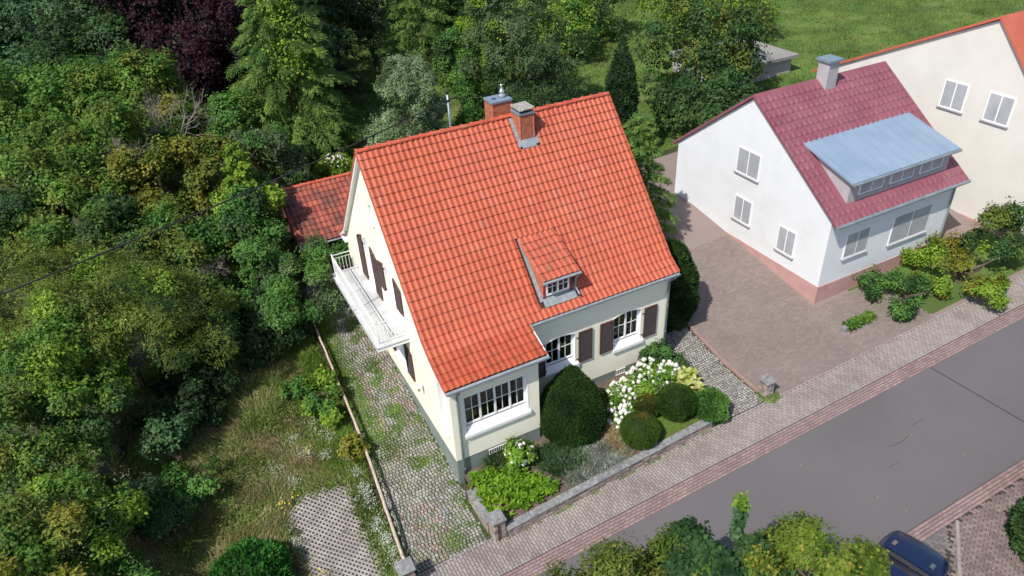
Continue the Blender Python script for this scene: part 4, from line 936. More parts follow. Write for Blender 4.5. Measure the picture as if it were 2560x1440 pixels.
def sec(wd, zs, zt, crown):     # lower sill .22, waist
    return [(wd * .93, .20), (wd * .99, .35), (wd, .55), (wd * .985, zs), (wd * .90, zt), (wd * .72, zt + crown * .45), (wd * .40, zt + crown * .85), (0., zt + crown)]
body = [(-3.40, sec(.70, .70, .86, .04)), (-3.30, sec(.80, .74, .92, .05)), (-2.9, sec(.87, .80, .95, .05)), (-1.6, sec(.89, .82, .94, .03)), (-.3, sec(.89, .82, .93, .03)), (.05, sec(.885, .80, .90, .06)), (.5, sec(.875, .76, .855, .07)), (.85, sec(.84, .70, .80, .07)), (1.05, sec(.78, .62, .73, .06)), (1.17, sec(.66, .50, .62, .05)), (1.22, sec(.55, .42, .52, .03))]
bd = loft(body, 'body', M['carpaint'])
loft([(.02, [(.72, .985), (.45, 1.0), (0, 1.008)]), (.5, [(.69, .945), (.42, .965), (0, .975)]), (.85, [(.62, .885), (.38, .905), (0, .915)]), (1.03, [(.50, .80), (.30, .825), (0, .835)])], 'bonnet', M['carpaint'], close=False)
loft([(-.02, [(.78, .955), (.5, .985), (0, 1.0)]), (-.20, [(.77, .965), (.5, 1.0), (0, 1.01)])], 'scuttle', M['cargrey'], close=False)
loft([(-.18, [(.765, .97), (.5, 1.005), (0, 1.02)]), (-.50, [(.70, 1.20), (.45, 1.235), (0, 1.25)]), (-.80, [(.64, 1.385), (.42, 1.42), (0, 1.435)])], 'windscreen', M['carglass'], close=False)
loft([(-.80, [(.645, 1.385), (.42, 1.425), (0, 1.44)]), (-1.4, [(.66, 1.44), (.42, 1.475), (0, 1.485)]), (-2.3, [(.64, 1.42), (.42, 1.455), (0, 1.47)]), (-2.75, [(.60, 1.33), (.40, 1.37), (0, 1.38)])], 'roof', M['carpaint'], close=False)
loft([(-2.75, [(.60, 1.33), (.40, 1.37), (0, 1.38)]), (-3.28, [(.74, .95), (.48, .97), (0, .98)])], 'rear_window', M['carglass'], close=False)
for s in (1, -1):
    b = MB(); b.add([cw(-.20, s * .80, .94), cw(-3.2, s * .80, .96), cw(-2.75, s * .605, 1.33), cw(-2.3, s * .645, 1.42), cw(-1.4, s * .665, 1.44), cw(-.80, s * .65, 1.385)], [(0, 1, 2, 3, 4, 5)]); b.obj('side_window', M['carglass'], car)
    b = MB(); b.tube([cw(-.14, s * .80, .96), cw(-.48, s * .715, 1.20), cw(-.80, s * .65, 1.39), cw(-1.4, s * .67, 1.445), cw(-2.3, s * .65, 1.425), cw(-2.75, s * .61, 1.34), cw(-3.2, s * .78, .97)], .028, 6); b.obj('roof_pillar', M['carpaint'], car, smooth=True)
    b = MB(); P = [cw(-.36, s * .84, .96), cw(-.22, s * .86, .94), cw(-.24, s * 1.03, .96), cw(-.38, s * 1.02, .98), cw(-.36, s * .84, 1.08), cw(-.24, s * .86, 1.05), cw(-.26, s * 1.03, 1.10), cw(-.38, s * 1.02, 1.13)]; b.hexa(P); link('wing_mirror', bevel(b.mesh('wing_mirror', M['cargrey']), .025, 2), car)
    b = MB(); P = [cw(.88, s * .80, .60), cw(1.10, s * .52, .56), cw(1.03, s * .50, .72), cw(.82, s * .77, .77)]; b.add(P, [(0, 1, 2, 3)]); b.obj('headlight', M['chrome'], car)
    b = MB(); b.hexa([cw(.20, s * .46, .99), cw(.44, s * .44, .955), cw(.44, s * .57, .945), cw(.20, s * .60, .975), cw(.20, s * .46, 1.012), cw(.44, s * .44, .975), cw(.44, s * .57, .965), cw(.20, s * .60, .998)]); vn = b.obj('bonnet_vent', M['cargrey'], car)
    b = MB()
    for k in range(5): x = .22 + .042 * k; b.hexa([cw(x, s * .48, 1.012 - .15 * (x - .2)), cw(x + .02, s * .48, 1.010 - .15 * (x - .2)), cw(x + .02, s * .575, .998 - .15 * (x - .2)), cw(x, s * .58, 1.0 - .15 * (x - .2)), cw(x, s * .48, 1.022 - .15 * (x - .2)), cw(x + .02, s * .48, 1.016 - .15 * (x - .2)), cw(x + .02, s * .575, 1.006 - .15 * (x - .2)), cw(x, s * .58, 1.010 - .15 * (x - .2))])
    b.obj('vent_grille', M['chrome'], vn)
    for xw in (.55, -2.75):
        b = MB(); c_ = np.array(cw(xw, s * .80, .32)); ax = np.array(cw(xw, s * .86, .32)) - c_; axn = unit(ax)
        b.tube([c_ - axn * .10, c_ - axn * .08, c_ + axn * .08, c_ + axn * .10], [.27, .31, .31, .27], 20); wv = b.obj('wheel', M['black'], car, smooth=True)
        b = MB(); b.tube([c_ + axn * .09, c_ + axn * .108], [.2, .17], 14); b.obj('rim', M['chrome'], wv)
b = MB(); P = [cw(-.30, -.15, 1.065), cw(-.24, .45, 1.02)]; b.tube(P, .012, 5); b.tube([cw(-.28, -.65, 1.03), cw(-.22, -.12, 1.05)], .012, 5); b.obj('wiper', M['black'], car)
b = MB(); P = [cw(1.225, -.5, .30), cw(1.225, .5, .30)]; b.tube(P, .035, 6); b.obj('number_plate_bumper', M['cargrey'], car)

# ------------------------------------------------------------------ foliage
def leaf_mesh(name, P, N, size, aspect, m, tint, droop=.2, axis=None, fold=.25, parent=None, rng=R, **k):
    n = len(P); size = np.broadcast_to(size, (n,))[:, None]
    if axis is None: axis = rng.normal(0, 1, (n, 3))
    a = unit(axis - N * (np.sum(axis * N, 1, keepdims=True)) * .8 - np.array([0, 0, droop])); s = unit(np.cross(a, N)); up = np.cross(s, a)
    V = np.empty((n, 4, 3)); hw = size * aspect * .5
    V[:, 0] = P; V[:, 1] = P + a * size * .45 + s * hw + up * hw * fold; V[:, 2] = P + a * size; V[:, 3] = P + a * size * .45 - s * hw + up * hw * fold
    F = np.arange(n * 4, dtype=np.int32).reshape(n, 4)
    return link(name, fast_mesh(name, V.reshape(-1, 3), F, m, np.repeat(tint, 4)), parent, **k)
def rsph(n, rng=R, zmin=-1.):
    z = rng.uniform(zmin, 1, n); a = rng.uniform(0, 2 * np.pi, n); r = np.sqrt(1 - z * z); return np.stack([r * np.cos(a), r * np.sin(a), z], 1)
def crown(c, rx, rz, leaf, n, rng, nclump=None, cr=.34, zmin=-.45, sprig=6, spread=.45, ry=None, shoots=.14):
    """leaf positions and normals: leaves in sprigs, sprigs on clumps, clumps on an uneven ellipsoid"""
    ry = ry or rx; nclump = nclump or max(8, int(22 * (rx / 2) ** 1.4)); D_ = rsph(nclump, rng, zmin)
    rad = np.array([rx, ry, rz]); fr = rng.uniform(.45, 1.06, nclump) ** .8; cc_ = D_ * rad * fr[:, None]; crr = cr * rng.uniform(.6, 1.25, nclump) * min(rx, rz * 1.2)
    w_ = crr ** 2; ns = max(1, n // sprig); ci = rng.choice(nclump, ns, p=w_ / w_.sum())
    d_ = unit(rng.normal(0, 1, (ns, 3)) + unit(cc_[ci]) * .75 + np.array([0, 0, .55])); sp = cc_[ci] + d_ * (crr[ci] * rng.uniform(.70, 1.08, ns))[:, None] * np.array([1, 1, .85])
    sh_ = rng.random(ns) < shoots; sp[sh_] += (d_[sh_] * .6 + np.array([0, 0, .7])) * (rng.uniform(.1, .5, sh_.sum()) * cr * rx * (shoots / .14) ** .7)[:, None]
    si = np.repeat(np.arange(ns), sprig); P = sp[si] + rng.normal(0, leaf * spread, (len(si), 3)); out = d_[si]
    N = unit(out * .75 + np.array([0, 0, .45]) + rng.normal(0, .32, (len(si), 3)))
    ax = out + rng.normal(0, .7, (len(si), 3))
    tint = np.clip(.5 + rng.normal(0, .13, nclump)[ci][si] + rng.normal(0, .12, ns)[si] + rng.normal(0, .14, len(si)), 0, 1)
    return P + np.array(c), N, ax, tint
def trunk(t, x, y, zb, zt, r, rng, limbs=5, spread=1., m=None):
    b = MB(); H = zt - zb; pts = [(x + rng.normal(0, .04) * k, y + rng.normal(0, .04) * k, zb - .2 + (H + .2) * k / 5) for k in range(6)]
    b.tube(pts, [r * (1 - .13 * k) for k in range(6)], 7)
    for k in range(limbs):
        p = np.array(pts[2 + k % 4]); a = rng.uniform(0, 2 * math.pi); L_ = spread * rng.uniform(.6, 1.)
        q1 = p + np.array([math.cos(a) * L_ * .5, math.sin(a) * L_ * .5, L_ * .35]); q2 = p + np.array([math.cos(a) * L_, math.sin(a) * L_, L_ * .8])
        b.tube([p, q1, q2], [r * .5, r * .32, r * .12], 5)
    b.obj('trunk', m or M['bark'], t)
def tree(nm, x, y, zc, rx, rz, kind, leaf, n, label, cat='tree', ry=None, seed=0, group=None, kind2=None, mix=.15, aspect=.62, cr=.33, sprig=6, zmin=-.45, base=None, **kw):
    rng = np.random.default_rng(seed + 100); zb = gz(x, y) if base is None else base
    t = thing(nm, (x, y, zb), label, cat, group)
    trunk(t, x, y, zb, zc + rz * .3, .06 + rx * .045, rng, 6, rx * .42)
    P, N, ax, ti = crown((x, y, zc), rx, rz, leaf, n, rng, ry=ry, cr=cr, sprig=sprig, zmin=zmin, shoots=kw.get('shoots', .14))
    ok = P[:, 2] > g(P[:, 0], P[:, 1]) + .02
    if 'keep' in kw: ok &= kw['keep'](P)
    P, N, ax, ti = P[ok], N[ok], ax[ok], ti[ok]
    if kind2:
        blob = np.sin(P[:, 0] * 1.9 + seed) * np.sin(P[:, 1] * 1.7 + 2 * seed) * np.sin(P[:, 2] * 1.8 + seed * .7) + rng.normal(0, kw.get('blend', .10), len(P)); s2 = blob > np.quantile(blob, 1 - mix)
        leaf_mesh('crown', P[~s2], N[~s2], leaf * rng.uniform(.7, 1.2, (~s2).sum()), aspect, M['l_' + kind], ti[~s2], axis=ax[~s2], parent=t, rng=rng)
        leaf_mesh('crown_patch', P[s2], N[s2], leaf * rng.uniform(.7, 1.2, s2.sum()), aspect, M['l_' + kind2], ti[s2], axis=ax[s2], parent=t, rng=rng)
    else: leaf_mesh('crown', P, N, leaf * rng.uniform(.7, 1.2, len(P)), aspect, M['l_' + kind], ti, axis=ax, parent=t, rng=rng)
    return t
TR = [ # name, x, y, zc, rx, rz, kind, leaf, n, label, kind2, mix, aspect
 ('broadleaf_tree', -10.6, 39.4, 8.2, 4.2, 4.2, 'bluegreen', .26, 11000, 'tall blue green leafy tree filling the top left corner', None, 0, .6),
 ('broadleaf_tree', -6.9, 40.0, 8.2, 3.5, 4.0, 'darkgreen', .26, 9000, 'dark green tree at the top edge left of the purple leaved tree', 'bluegreen', .3, .6),
 ('broadleaf_tree', -6.5, 33.8, 6.2, 2.7, 3.2, 'darkgreen', .24, 7500, 'shaded dark green tree in front of the purple leaved tree, with bigger leaves', 'bluegreen', .25, .55),
 ('broadleaf_tree', -9.6, 34.5, 6.4, 2.6, 2.8, 'darkgreen', .24, 6500, 'very dark tree behind the light green field maples on the left', None, 0, .6),
 ('purple_tree', -2.4, 36.5, 8.2, 4.2, 5.4, 'purple', .27, 19000, 'big dark purple leaved tree left of the tall light conifer', None, 0, .6),
 ('purple_shrub', -3.3, 32.6, 5.4, 2.6, 3.2, 'purple', .24, 9000, 'lower dark purple bough mass beside the light conifer', None, 0, .6),
 ('field_maple', -6.3, 27.4, 6.3, 2.9, 2.7, 'maple', .20, 12000, 'light green rounded tree whose top stands highest in front of the dark trees', 'olive', .3, .7),
 ('field_maple', -9.0, 27.4, 6.2, 2.6, 2.6, 'maple', .20, 9500, 'light green tree left of the highest rounded green crown', 'fresh', .3, .7),
 ('field_maple', -11.8, 30.0, 6.2, 2.7, 2.6, 'maple', .20, 9000, 'green tree at the left edge below the blue green corner tree', 'fresh', .3, .7),
 ('field_maple', -11.2, 22.6, 5.3, 2.7, 2.6, 'maple', .19, 9500, 'green leafy tree at the left edge above the dark hollow', 'olive', .3, .7),
 ('field_maple', -8.1, 21.6, 5.5, 2.6, 2.6, 'maple', .19, 10000, 'olive green tree with thin dead twigs left of the bare grey branches', 'olive', .4, .7),
 ('field_maple', -5.0, 25.8, 5.0, 2.2, 2.4, 'maple', .19, 6500, 'green tree right behind the bare grey branches', 'yellow', .3, .7),
 ('broadleaf_tree', -12.8, 19.6, 4.7, 2.2, 2.2, 'darkgreen', .19, 6000, 'shaded green tree at the left edge above the feathery willow bushes', 'maple', .3, .65),
 ('broadleaf_tree', -10.1, 18.2, 4.3, 2.3, 2.2, 'maple', .19, 7500, 'mixed green tree above the cable on the far left', 'olive', .4, .65),
 ('yellowing_tree', -6.2, 18.4, 5.3, 1.8, 1.9, 'olive', .18, 6500, 'olive tree with yellowing leaves below the bare grey branches', 'yellow', .45, .7),
 ('yellowing_tree', -4.1, 18.8, 5.2, 1.6, 1.7, 'yellow', .18, 5500, 'small golden green tree left of the ivy covered column', 'olive', .5, .7),
 ('broadleaf_tree', -8.0, 16.0, 3.9, 2.2, 2.0, 'darkgreen', .18, 6500, 'shaded green tree just under the overhead cable', 'maple', .35, .65),
 ('broadleaf_tree', -1.9, 23.0, 5.0, 2.0, 2.2, 'fresh', .18, 7500, 'medium green tree at the foot of the tall light conifer', 'maple', .4, .65),
 ('grey_green_tree', -1.7, 20.2, 4.4, 1.9, 2.0, 'sagegreen', .16, 8000, 'grey green small leaved tree left of the shed', 'fresh', .25, .5),
 ('broadleaf_tree', -3.9, 13.2, 3.9, 1.8, 2.0, 'fresh', .17, 7500, 'fresh green shrub below the ivy covered column', 'darkgreen', .3, .65),
 ('arching_shrub', -2.75, 10.3, 3.3, 1.9, 2.1, 'fresh', .15, 13000, 'arching bright green shrub beside the balcony and the end of the log rail', 'sagegreen', .3, .5),
 ('broadleaf_tree', -6.0, 13.4, 3.8, 2.2, 2.0, 'olive', .18, 8000, 'olive green shrub with bare twigs below the overhead cable', 'fresh', .4, .55),
 ('willow_shrub', -9.1, 9.8, 4.6, 2.6, 2.5, 'olive', .17, 14000, 'large feathery olive willow bush in the middle of the left edge', 'lime', .25, .30),
 ('willow_shrub', -11.4, 11.9, 4.6, 2.2, 2.2, 'olive', .17, 9000, 'feathery yellow olive bush at the left edge below the cable', 'yellow', .2, .30),
 ('willow_shrub', -7.4, 8.9, 4.0, 2.1, 1.9, 'olive', .16, 10000, 'spiky olive brown willow bush with arching shoots above the dark hollow', 'darkgreen', .3, .26),
 ('clematis_shrub', -11.3, 8.0, 4.2, 2.1, 2.0, 'maple', .15, 9500, 'bush overgrown with pale fluffy clematis seed heads, upper one at left edge', 'lime', .35, .6),
 ('clematis_shrub', -12.0, 5.6, 3.4, 1.9, 1.9, 'maple', .15, 8500, 'green bush at the left edge between the two clematis covered mounds', 'olive', .35, .5),
 ('dark_shrub', -10.2, 7.0, 2.6, 1.8, 1.5, 'darkgreen', .16, 8000, 'dark shaded bush right of the upper clematis covered bush', 'maple', .25, .5),
 ('clematis_shrub', -11.3, 2.5, 2.4, 1.8, 1.5, 'maple', .14, 10500, 'rounded pale yellow green clematis mound at the lower left', 'lime', .4, .65),
 ('dark_shrub', -9.95, 3.0, 1.3, 1.35, 1.1, 'darkgreen', .15, 8000, 'dark leafy bush right of the pale clematis mound', 'sagegreen', .3, .6),
 ('clematis_shrub', -11.1, .3, 1.5, 1.6, 1.2, 'fresh', .14, 8500, 'bush with clematis at the bottom edge left of the dry grass', 'lime', .3, .65),
 ('broadleaf_shrub', -12.2, .7, 2.8, 1.6, 1.7, 'olive', .15, 6500, 'olive leafed bush in the bottom left corner', 'yellow', .25, .5),
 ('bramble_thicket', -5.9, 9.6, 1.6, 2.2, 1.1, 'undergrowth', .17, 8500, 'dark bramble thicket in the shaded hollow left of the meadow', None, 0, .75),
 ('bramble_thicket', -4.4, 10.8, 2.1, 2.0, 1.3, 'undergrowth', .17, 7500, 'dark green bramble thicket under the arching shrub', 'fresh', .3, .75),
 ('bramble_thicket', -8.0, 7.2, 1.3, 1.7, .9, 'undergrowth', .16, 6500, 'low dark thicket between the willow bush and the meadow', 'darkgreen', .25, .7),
 ('elder_sapling', -8.5, 5.4, 1.6, .7, .6, 'bluegreen', .16, 900, 'small blue green sapling lit in front of the dark hollow', None, 0, .5),
 ('maple_sapling', -8.0, 3.8, .85, .8, .6, 'fresh', .13, 1500, 'low bright green sapling at the edge of the dry grass', None, 0, .8),
 ('willow', 7.3, 22.3, 4.6, 2.25, 2.9, 'greygreen', .17, 24000, 'silvery grey green willow on the back lawn', 'sagegreen', .2, .36),
 ('olive_shrub', 6.9, 20.8, 3.2, 2.2, 1.5, 'sagegreen', .14, 9000, 'low olive green shrub spreading in front of the silvery willow', 'greygreen', .3, .4),
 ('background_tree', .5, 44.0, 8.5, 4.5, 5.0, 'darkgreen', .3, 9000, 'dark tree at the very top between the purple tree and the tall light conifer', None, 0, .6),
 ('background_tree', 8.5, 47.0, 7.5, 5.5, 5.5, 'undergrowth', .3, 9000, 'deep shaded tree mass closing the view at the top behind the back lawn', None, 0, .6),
 ('background_tree', 18.5, 40.0, 7.5, 4.0, 5.0, 'darkgreen', .3, 8000, 'dark tree at the top edge right of the grey green conifer', 'fresh', .3, .6),
 ('background_tree', -14.5, 42.0, 8.0, 4.5, 4.8, 'bluegreen', .3, 8000, 'green tree at the extreme top left beyond the corner tree', None, 0, .6),
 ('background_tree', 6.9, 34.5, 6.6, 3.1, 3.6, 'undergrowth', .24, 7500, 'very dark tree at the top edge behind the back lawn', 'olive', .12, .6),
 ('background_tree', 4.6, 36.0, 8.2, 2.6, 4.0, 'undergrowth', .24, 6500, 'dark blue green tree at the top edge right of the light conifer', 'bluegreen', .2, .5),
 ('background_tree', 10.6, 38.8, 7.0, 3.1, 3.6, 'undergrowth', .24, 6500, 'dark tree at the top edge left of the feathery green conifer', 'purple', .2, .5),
 ('hazel_shrub', 14.0, 29.9, 4.6, 1.9, 2.0, 'fresh', .17, 7500, 'green bush at the back of the lawn right of the silvery willow', 'darkgreen', .3, .7),
 ('broadleaf_tree', 14.6, 23.4, 7.6, 2.7, 3.6, 'sagegreen', .17, 15000, 'tall grey green tree directly above the two chimneys', 'lime', .14, .5),
 ('broadleaf_tree', 15.6, 21.6, 5.2, 2.6, 2.4, 'darkgreen', .17, 9500, 'dense green tree behind the right half of the roof ridge', 'sagegreen', .4, .5),
 ('hazel_shrub', 13.7, 26.4, 4.6, 2.0, 2.0, 'fresh', .16, 7500, 'bright green bush between the cable mast and the tall grey green tree', 'maple', .35, .7),
 ('vine_column', 13.9, 27.2, 8.0, .75, 2.7, 'lime', .16, 2600, 'narrow bright lime green vine column at the top edge above the mast', None, 0, .7),
 ('low_shrub', 11.6, 22.6, 2.9, 1.8, 1.1, 'fresh', .15, 6500, 'low fresh green shrub right behind the cable mast', None, 0, .6),
 ('low_shrub', 9.8, 18.0, 2.7, 1.5, .9, 'fresh', .15, 4500, 'low green shrub hidden partly by the roof ridge left of the chimneys', 'olive', .2, .6),
 ('neighbour_tree', 26.0, 19.6, 5.9, 3.3, 3.8, 'olive', .26, 7500, 'broad dark olive tree in the garden behind the white neighbouring house', 'darkgreen', .6, .6),
 ('neighbour_tree', 22.0, 14.2, 4.3, 2.3, 2.4, 'darkgreen', .22, 5500, 'dark green tree against the back corner of the white neighbouring house', None, 0, .6),
 ('neighbour_tree', 33.5, 28.0, 5.5, 4.2, 3.0, 'lime', .26, 7500, 'bright green tree at the top edge above the grey garden building', 'olive', .5, .6),
 ('neighbour_tree', 21.6, 31.0, 4.6, 2.8, 2.6, 'lime', .24, 6500, 'bright green bush on the lawn at the top beside the path', 'fresh', .5, .6),
 ('neighbour_tree', 26.0, 34.0, 5.4, 3.3, 3.4, 'darkgreen', .26, 6500, 'dark green tree at the top edge above the neighbouring lawn', 'lime', .2, .6),
 ('garden_shrub', 20.0, -1.1, 1.4, 1.5, .6, 'fresh', .15, 3500, 'green hedge clump on the brown forecourt before the white neighbouring house', 'darkgreen', .4, .6),
 ('garden_shrub', 23.3, -1.4, 1.7, 2.2, .7, 'lime', .16, 5500, 'yellow green shrub row right of the forecourt along the sidewalk', 'yellow', .5, .6),
 ('garden_shrub', 26.2, -1.4, 2.2, 1.5, 1.1, 'darkgreen', .16, 4500, 'dark green bush below the tall cream house at the right edge', 'olive', .3, .6),
 ('foreground_tree', .45, -8.6, 3.6, 1.5, 1.4, 'olive', .14, 11000, 'olive green narrow leafed tree at the bottom edge, leftmost of the street trees', 'yellow', .2, .42),
 ('foreground_tree', 1.75, -8.9, 3.5, 1.25, 1.4, 'fgreen', .14, 9000, 'narrow leafed green tree at the bottom edge overlapping the dark maple from the left', 'olive', .4, .45),
 ('foreground_maple', 3.05, -8.75, 3.95, 1.45, 1.15, 'darkgreen', .15, 12000, 'dark green maple at the bottom edge between two lighter trees', 'bluegreen', .3, .9),
 ('foreground_tree', 4.7, -10.1, 3.85, 1.4, 1.45, 'fgreen', .115, 15000, 'fresh green small leafed tree at the bottom edge directly right of the dark maple', 'yellow', .14, .75),
 ('foreground_tree', 5.45, -10.95, 3.4, 1.0, 1.2, 'fgreen', .115, 8000, 'yellow green small leafed tree at the bottom edge beside the blue car', 'yellow', .2, .75),
]
for k, r_ in enumerate(TR):
    nm, x, y, zc, rx, rz, kd, lf, n, lab, k2, mx, asp = r_
    kw = {}
    if nm == 'vine_column': kw = dict(cr=.9, zmin=-.9)
    if rx < 1: kw['cr'] = .6
    if nm == 'foreground_tree': kw.update(shoots=.4, blend=.5, cr=.27)
    if nm == 'foreground_maple': kw.update(shoots=.1, cr=.30)
    if nm == 'arching_shrub': kw['keep'] = lambda P: P[:, 0] < -1.0
    tree(nm, x, y, zc, rx, rz, kd, lf * .88, int(n * 1.75), lab, 'shrub' if ('shrub' in nm or 'thicket' in nm) else ('sapling' if 'sapling' in nm else 'tree'), seed=k, kind2=k2, mix=mx, aspect=asp, **kw)
# leading shoot of the dark maple
t = thing('maple_leader', (3.9, -8.6, .2), 'upright leading shoot with lime green tip rising above the dark maple', 'tree shoot')
b = MB(); b.tube([(3.85, -8.6, .3), (3.88, -8.55, 4.2), (3.9, -8.5, 5.65)], [.05, .03, .012], 6); b.obj('stem', M['bark'], t)
rng = np.random.default_rng(5); n = 420; z = rng.uniform(4.4, 5.45, n); P = np.stack([3.89 + rng.normal(0, .05, n), -8.52 + rng.normal(0, .05, n), z], 1); ax = np.concatenate([rng.normal(0, 1, (n, 2)), rng.normal(.1, .3, (n, 1))], 1)
leaf_mesh('shoot_leaves', P, unit(rng.normal(0, .4, (n, 3)) + [0, 0, 1]), .14, .9, M['l_bluegreen'], rng.random(n), axis=ax, parent=t)
n = 160; P = np.stack([3.9 + rng.normal(0, .06, n), -8.5 + rng.normal(0, .06, n), rng.uniform(5.4, 5.75, n)], 1)
leaf_mesh('shoot_tip', P, unit(rng.normal(0, .4, (n, 3)) + [0, 0, 1]), .12, .6, M['l_lime'], rng.random(n), axis=rng.normal(0, 1, (n, 3)) + [0, 0, .4], parent=t)

# conifers: drooping boughs carrying feathery twigs
def conifer(nm, x, y, zb, H, Rb, kind, label, seed, nb_=110, leaf=.24, asp=.16, dens=1., z0=.08, top=0., sub=None, cat='conifer', droop=.45):
    rng = np.random.default_rng(seed); t = thing(nm, (x, y, zb), label, cat)
    b = MB(); b.tube([(x, y, zb - .2), (x, y, zb + H * .5), (x, y, zb + H)], [.045 * Rb + .08, .03 * Rb + .05, .02], 8)
    PP = []; AX = []; NN = []; TT = []
    for k in range(nb_):
        f_ = z0 + (1 - z0) * (k + rng.uniform(0, 1)) / nb_; a = k * 2.39996 + rng.uniform(-.3, .3); L_ = Rb * (1 - f_) ** .75 * rng.uniform(.75, 1.12) + .25; h = zb + H * f_
        o_ = np.array([math.cos(a), math.sin(a), 0]); q = np.linspace(.12, 1, 12); spine = np.array([x, y, h]) + o_ * (L_ * q)[:, None] + np.array([0, 0, 1.]) * ((.10 * q - droop * q ** 2 + .16 * q ** 4) * L_)[:, None]
        if k % 3 == 0: b.tube([spine[0], spine[5], spine[-1]], [.035, .022, .008], 4)
        side = np.array([-o_[1], o_[0], 0]); bt = rng.normal(0, .13)
        m_ = int(26 * dens * L_ / 2 + 8); u_ = rng.uniform(.15, 1, m_); idx = u_ * 11 - .0; i0 = np.clip(idx.astype(int), 0, 10); base_ = spine[i0] + (spine[i0 + 1] - spine[i0]) * (idx - i0)[:, None]
        sg = rng.choice([-1, 1], m_); tl = L_ * .34 * (1.15 - u_ * .7) * rng.uniform(.6, 1.1, m_)
        td = unit(side * sg[:, None] * .8 + o_ * .75 + np.array([0, 0, -.35]) + rng.normal(0, .15, (m_, 3)))
        for s_ in np.linspace(.15, 1., 7):
            P = base_ + td * (tl * s_)[:, None] + np.array([0, 0, -.22]) * (tl * s_ ** 2)[:, None]
            for rep in range(2):
                PP.append(P + rng.normal(0, .03, P.shape)); AX.append(td + rng.normal(0, .38, P.shape) + np.array([0, 0, -.28])); NN.append(unit(rng.normal(0, .35, P.shape) + np.array([0, 0, 1]))); TT.append(np.clip(.45 + bt + .12 * s_ + rng.normal(0, .13, len(P)), 0, 1))
    b.obj('trunk', M['bark'], t)
    P, A, N, T_ = map(np.concatenate, (PP, AX, NN, TT))
    leaf_mesh('boughs', P, N, leaf * rng.uniform(.7, 1.2, len(P)), asp, M['l_' + kind], T_, axis=A, parent=t, rng=rng, droop=.1)
    if sub:
        n = sub[0]; f_ = rng.uniform(sub[2], sub[3], n); a = sub[1] + rng.normal(0, .45, n); rr = Rb * (1 - f_) ** .75 * rng.uniform(.55, 1.0, n)
        P = np.stack([x + rr * np.cos(a), y + rr * np.sin(a), zb + H * f_ - .3 * rr + rng.normal(0, .2, n)], 1)
        leaf_mesh('climbing_vine', P, unit(rng.normal(0, .6, (n, 3)) + [-.3, -.5, .7]), .17 * rng.uniform(.7, 1.2, n), .75, M['l_lime'], rng.random(n), parent=t)
    return t
conifer('tall_conifer', 1.7, 26.0, 2.3, 12.2, 4.5, 'conifer', 'tall light green feathery conifer with a yellow green vine, left of the back lawn', 11, 120, .25, .16, 1.9, .10, droop=.62, sub=(1500, -1.5, .50, .80))
conifer('dark_conifer', 4.6, 31.5, 2.6, 11.5, 3.4, 'darkcon', 'darker conifer half hidden behind the right side of the tall light conifer', 12, 110, .26, .17, .9, .12)
conifer('feathery_conifer', 13.2, 34.2, 3.1, 10.5, 3.3, 'conifer', 'feathery green conifer at the top edge above the cable mast', 13, 110, .26, .16, 1., .08)
conifer('grey_conifer', 16.6, 33.6, 3.2, 10.5, 2.6, 'darkcon', 'dark grey green conifer at the top edge behind the lime green vine column', 14, 90, .25, .16, 1., .1)
conifer('garden_conifer', 12.75, 7.9, 1.7, 6.4, 2.1, 'conifer', 'drooping green conifer just behind the right edge of the red roof', 15, 110, .20, .17, 1.2, .05, droop=.55)
# dense clipped or columnar evergreens
def dense(nm, c, prof, kind, label, seed, n=16000, leaf=.075, asp=.3, cat='shrub', patch=None, rough=.05, squash=1.):
    """a closed evergreen body: short shoots on a solid of revolution given as (radius, height)"""
    rng = np.random.default_rng(seed); t = thing(nm, c, label, cat); prof = np.array(prof, float)
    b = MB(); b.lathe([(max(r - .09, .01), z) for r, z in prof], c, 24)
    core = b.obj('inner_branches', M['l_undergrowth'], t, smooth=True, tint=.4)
    sg = np.linalg.norm(np.diff(prof, axis=0), axis=1) * (prof[1:, 0] + prof[:-1, 0]); si = rng.choice(len(sg), n, p=sg / sg.sum()); u_ = rng.random(n)
    r = prof[si, 0] + (prof[si + 1, 0] - prof[si, 0]) * u_; z = prof[si, 1] + (prof[si + 1, 1] - prof[si, 1]) * u_; a = rng.uniform(0, 2 * np.pi, n)
    d_ = prof[si + 1] - prof[si]; nr, nz = d_[:, 1], -d_[:, 0]; ln = np.hypot(nr, nz) + 1e-9; nr, nz = nr / ln, nz / ln
    lump = rough * (np.sin(a * 5 + z * 4 + seed) + np.sin(a * 11 - z * 7) * .6 + np.sin(a * 3 + z * 13) * .5)
    rr = r + (rng.uniform(-.10, .02, n) + lump) * np.abs(nr) ; N = np.stack([nr * np.cos(a), nr * np.sin(a), nz], 1)
    P = np.array(c) + np.stack([rr * np.cos(a) * squash, rr * np.sin(a), z + (rng.uniform(-.10, .02, n) + lump * .6) * np.abs(nz)], 1)
    ax = N + rng.normal(0, .45, (n, 3)) + [0, 0, .35]; Nn = unit(rng.normal(0, 1, (n, 3)) + N * .5)
    ti = np.clip(.5 + lump * 3 + rng.normal(0, .2, n), 0, 1)
    if patch is None: leaf_mesh('foliage', P, Nn, leaf * rng.uniform(.6, 1.3, n), asp, M['l_' + kind], ti, axis=ax, parent=t, rng=rng, droop=0)
    else:
        s2 = np.exp(-((P - np.array(patch[1])) ** 2).sum(1) / patch[2] ** 2) > rng.random(n)
        leaf_mesh('foliage', P[~s2], Nn[~s2], leaf * rng.uniform(.6, 1.3, (~s2).sum()), asp, M['l_' + kind], ti[~s2], axis=ax[~s2], parent=t, rng=rng, droop=0)
        leaf_mesh('brown_patch', P[s2], Nn[s2], leaf * rng.uniform(.6, 1.3, s2.sum()), asp, M['l_' + patch[0]], ti[s2], axis=ax[s2], parent=t, rng=rng, droop=0)
    return t
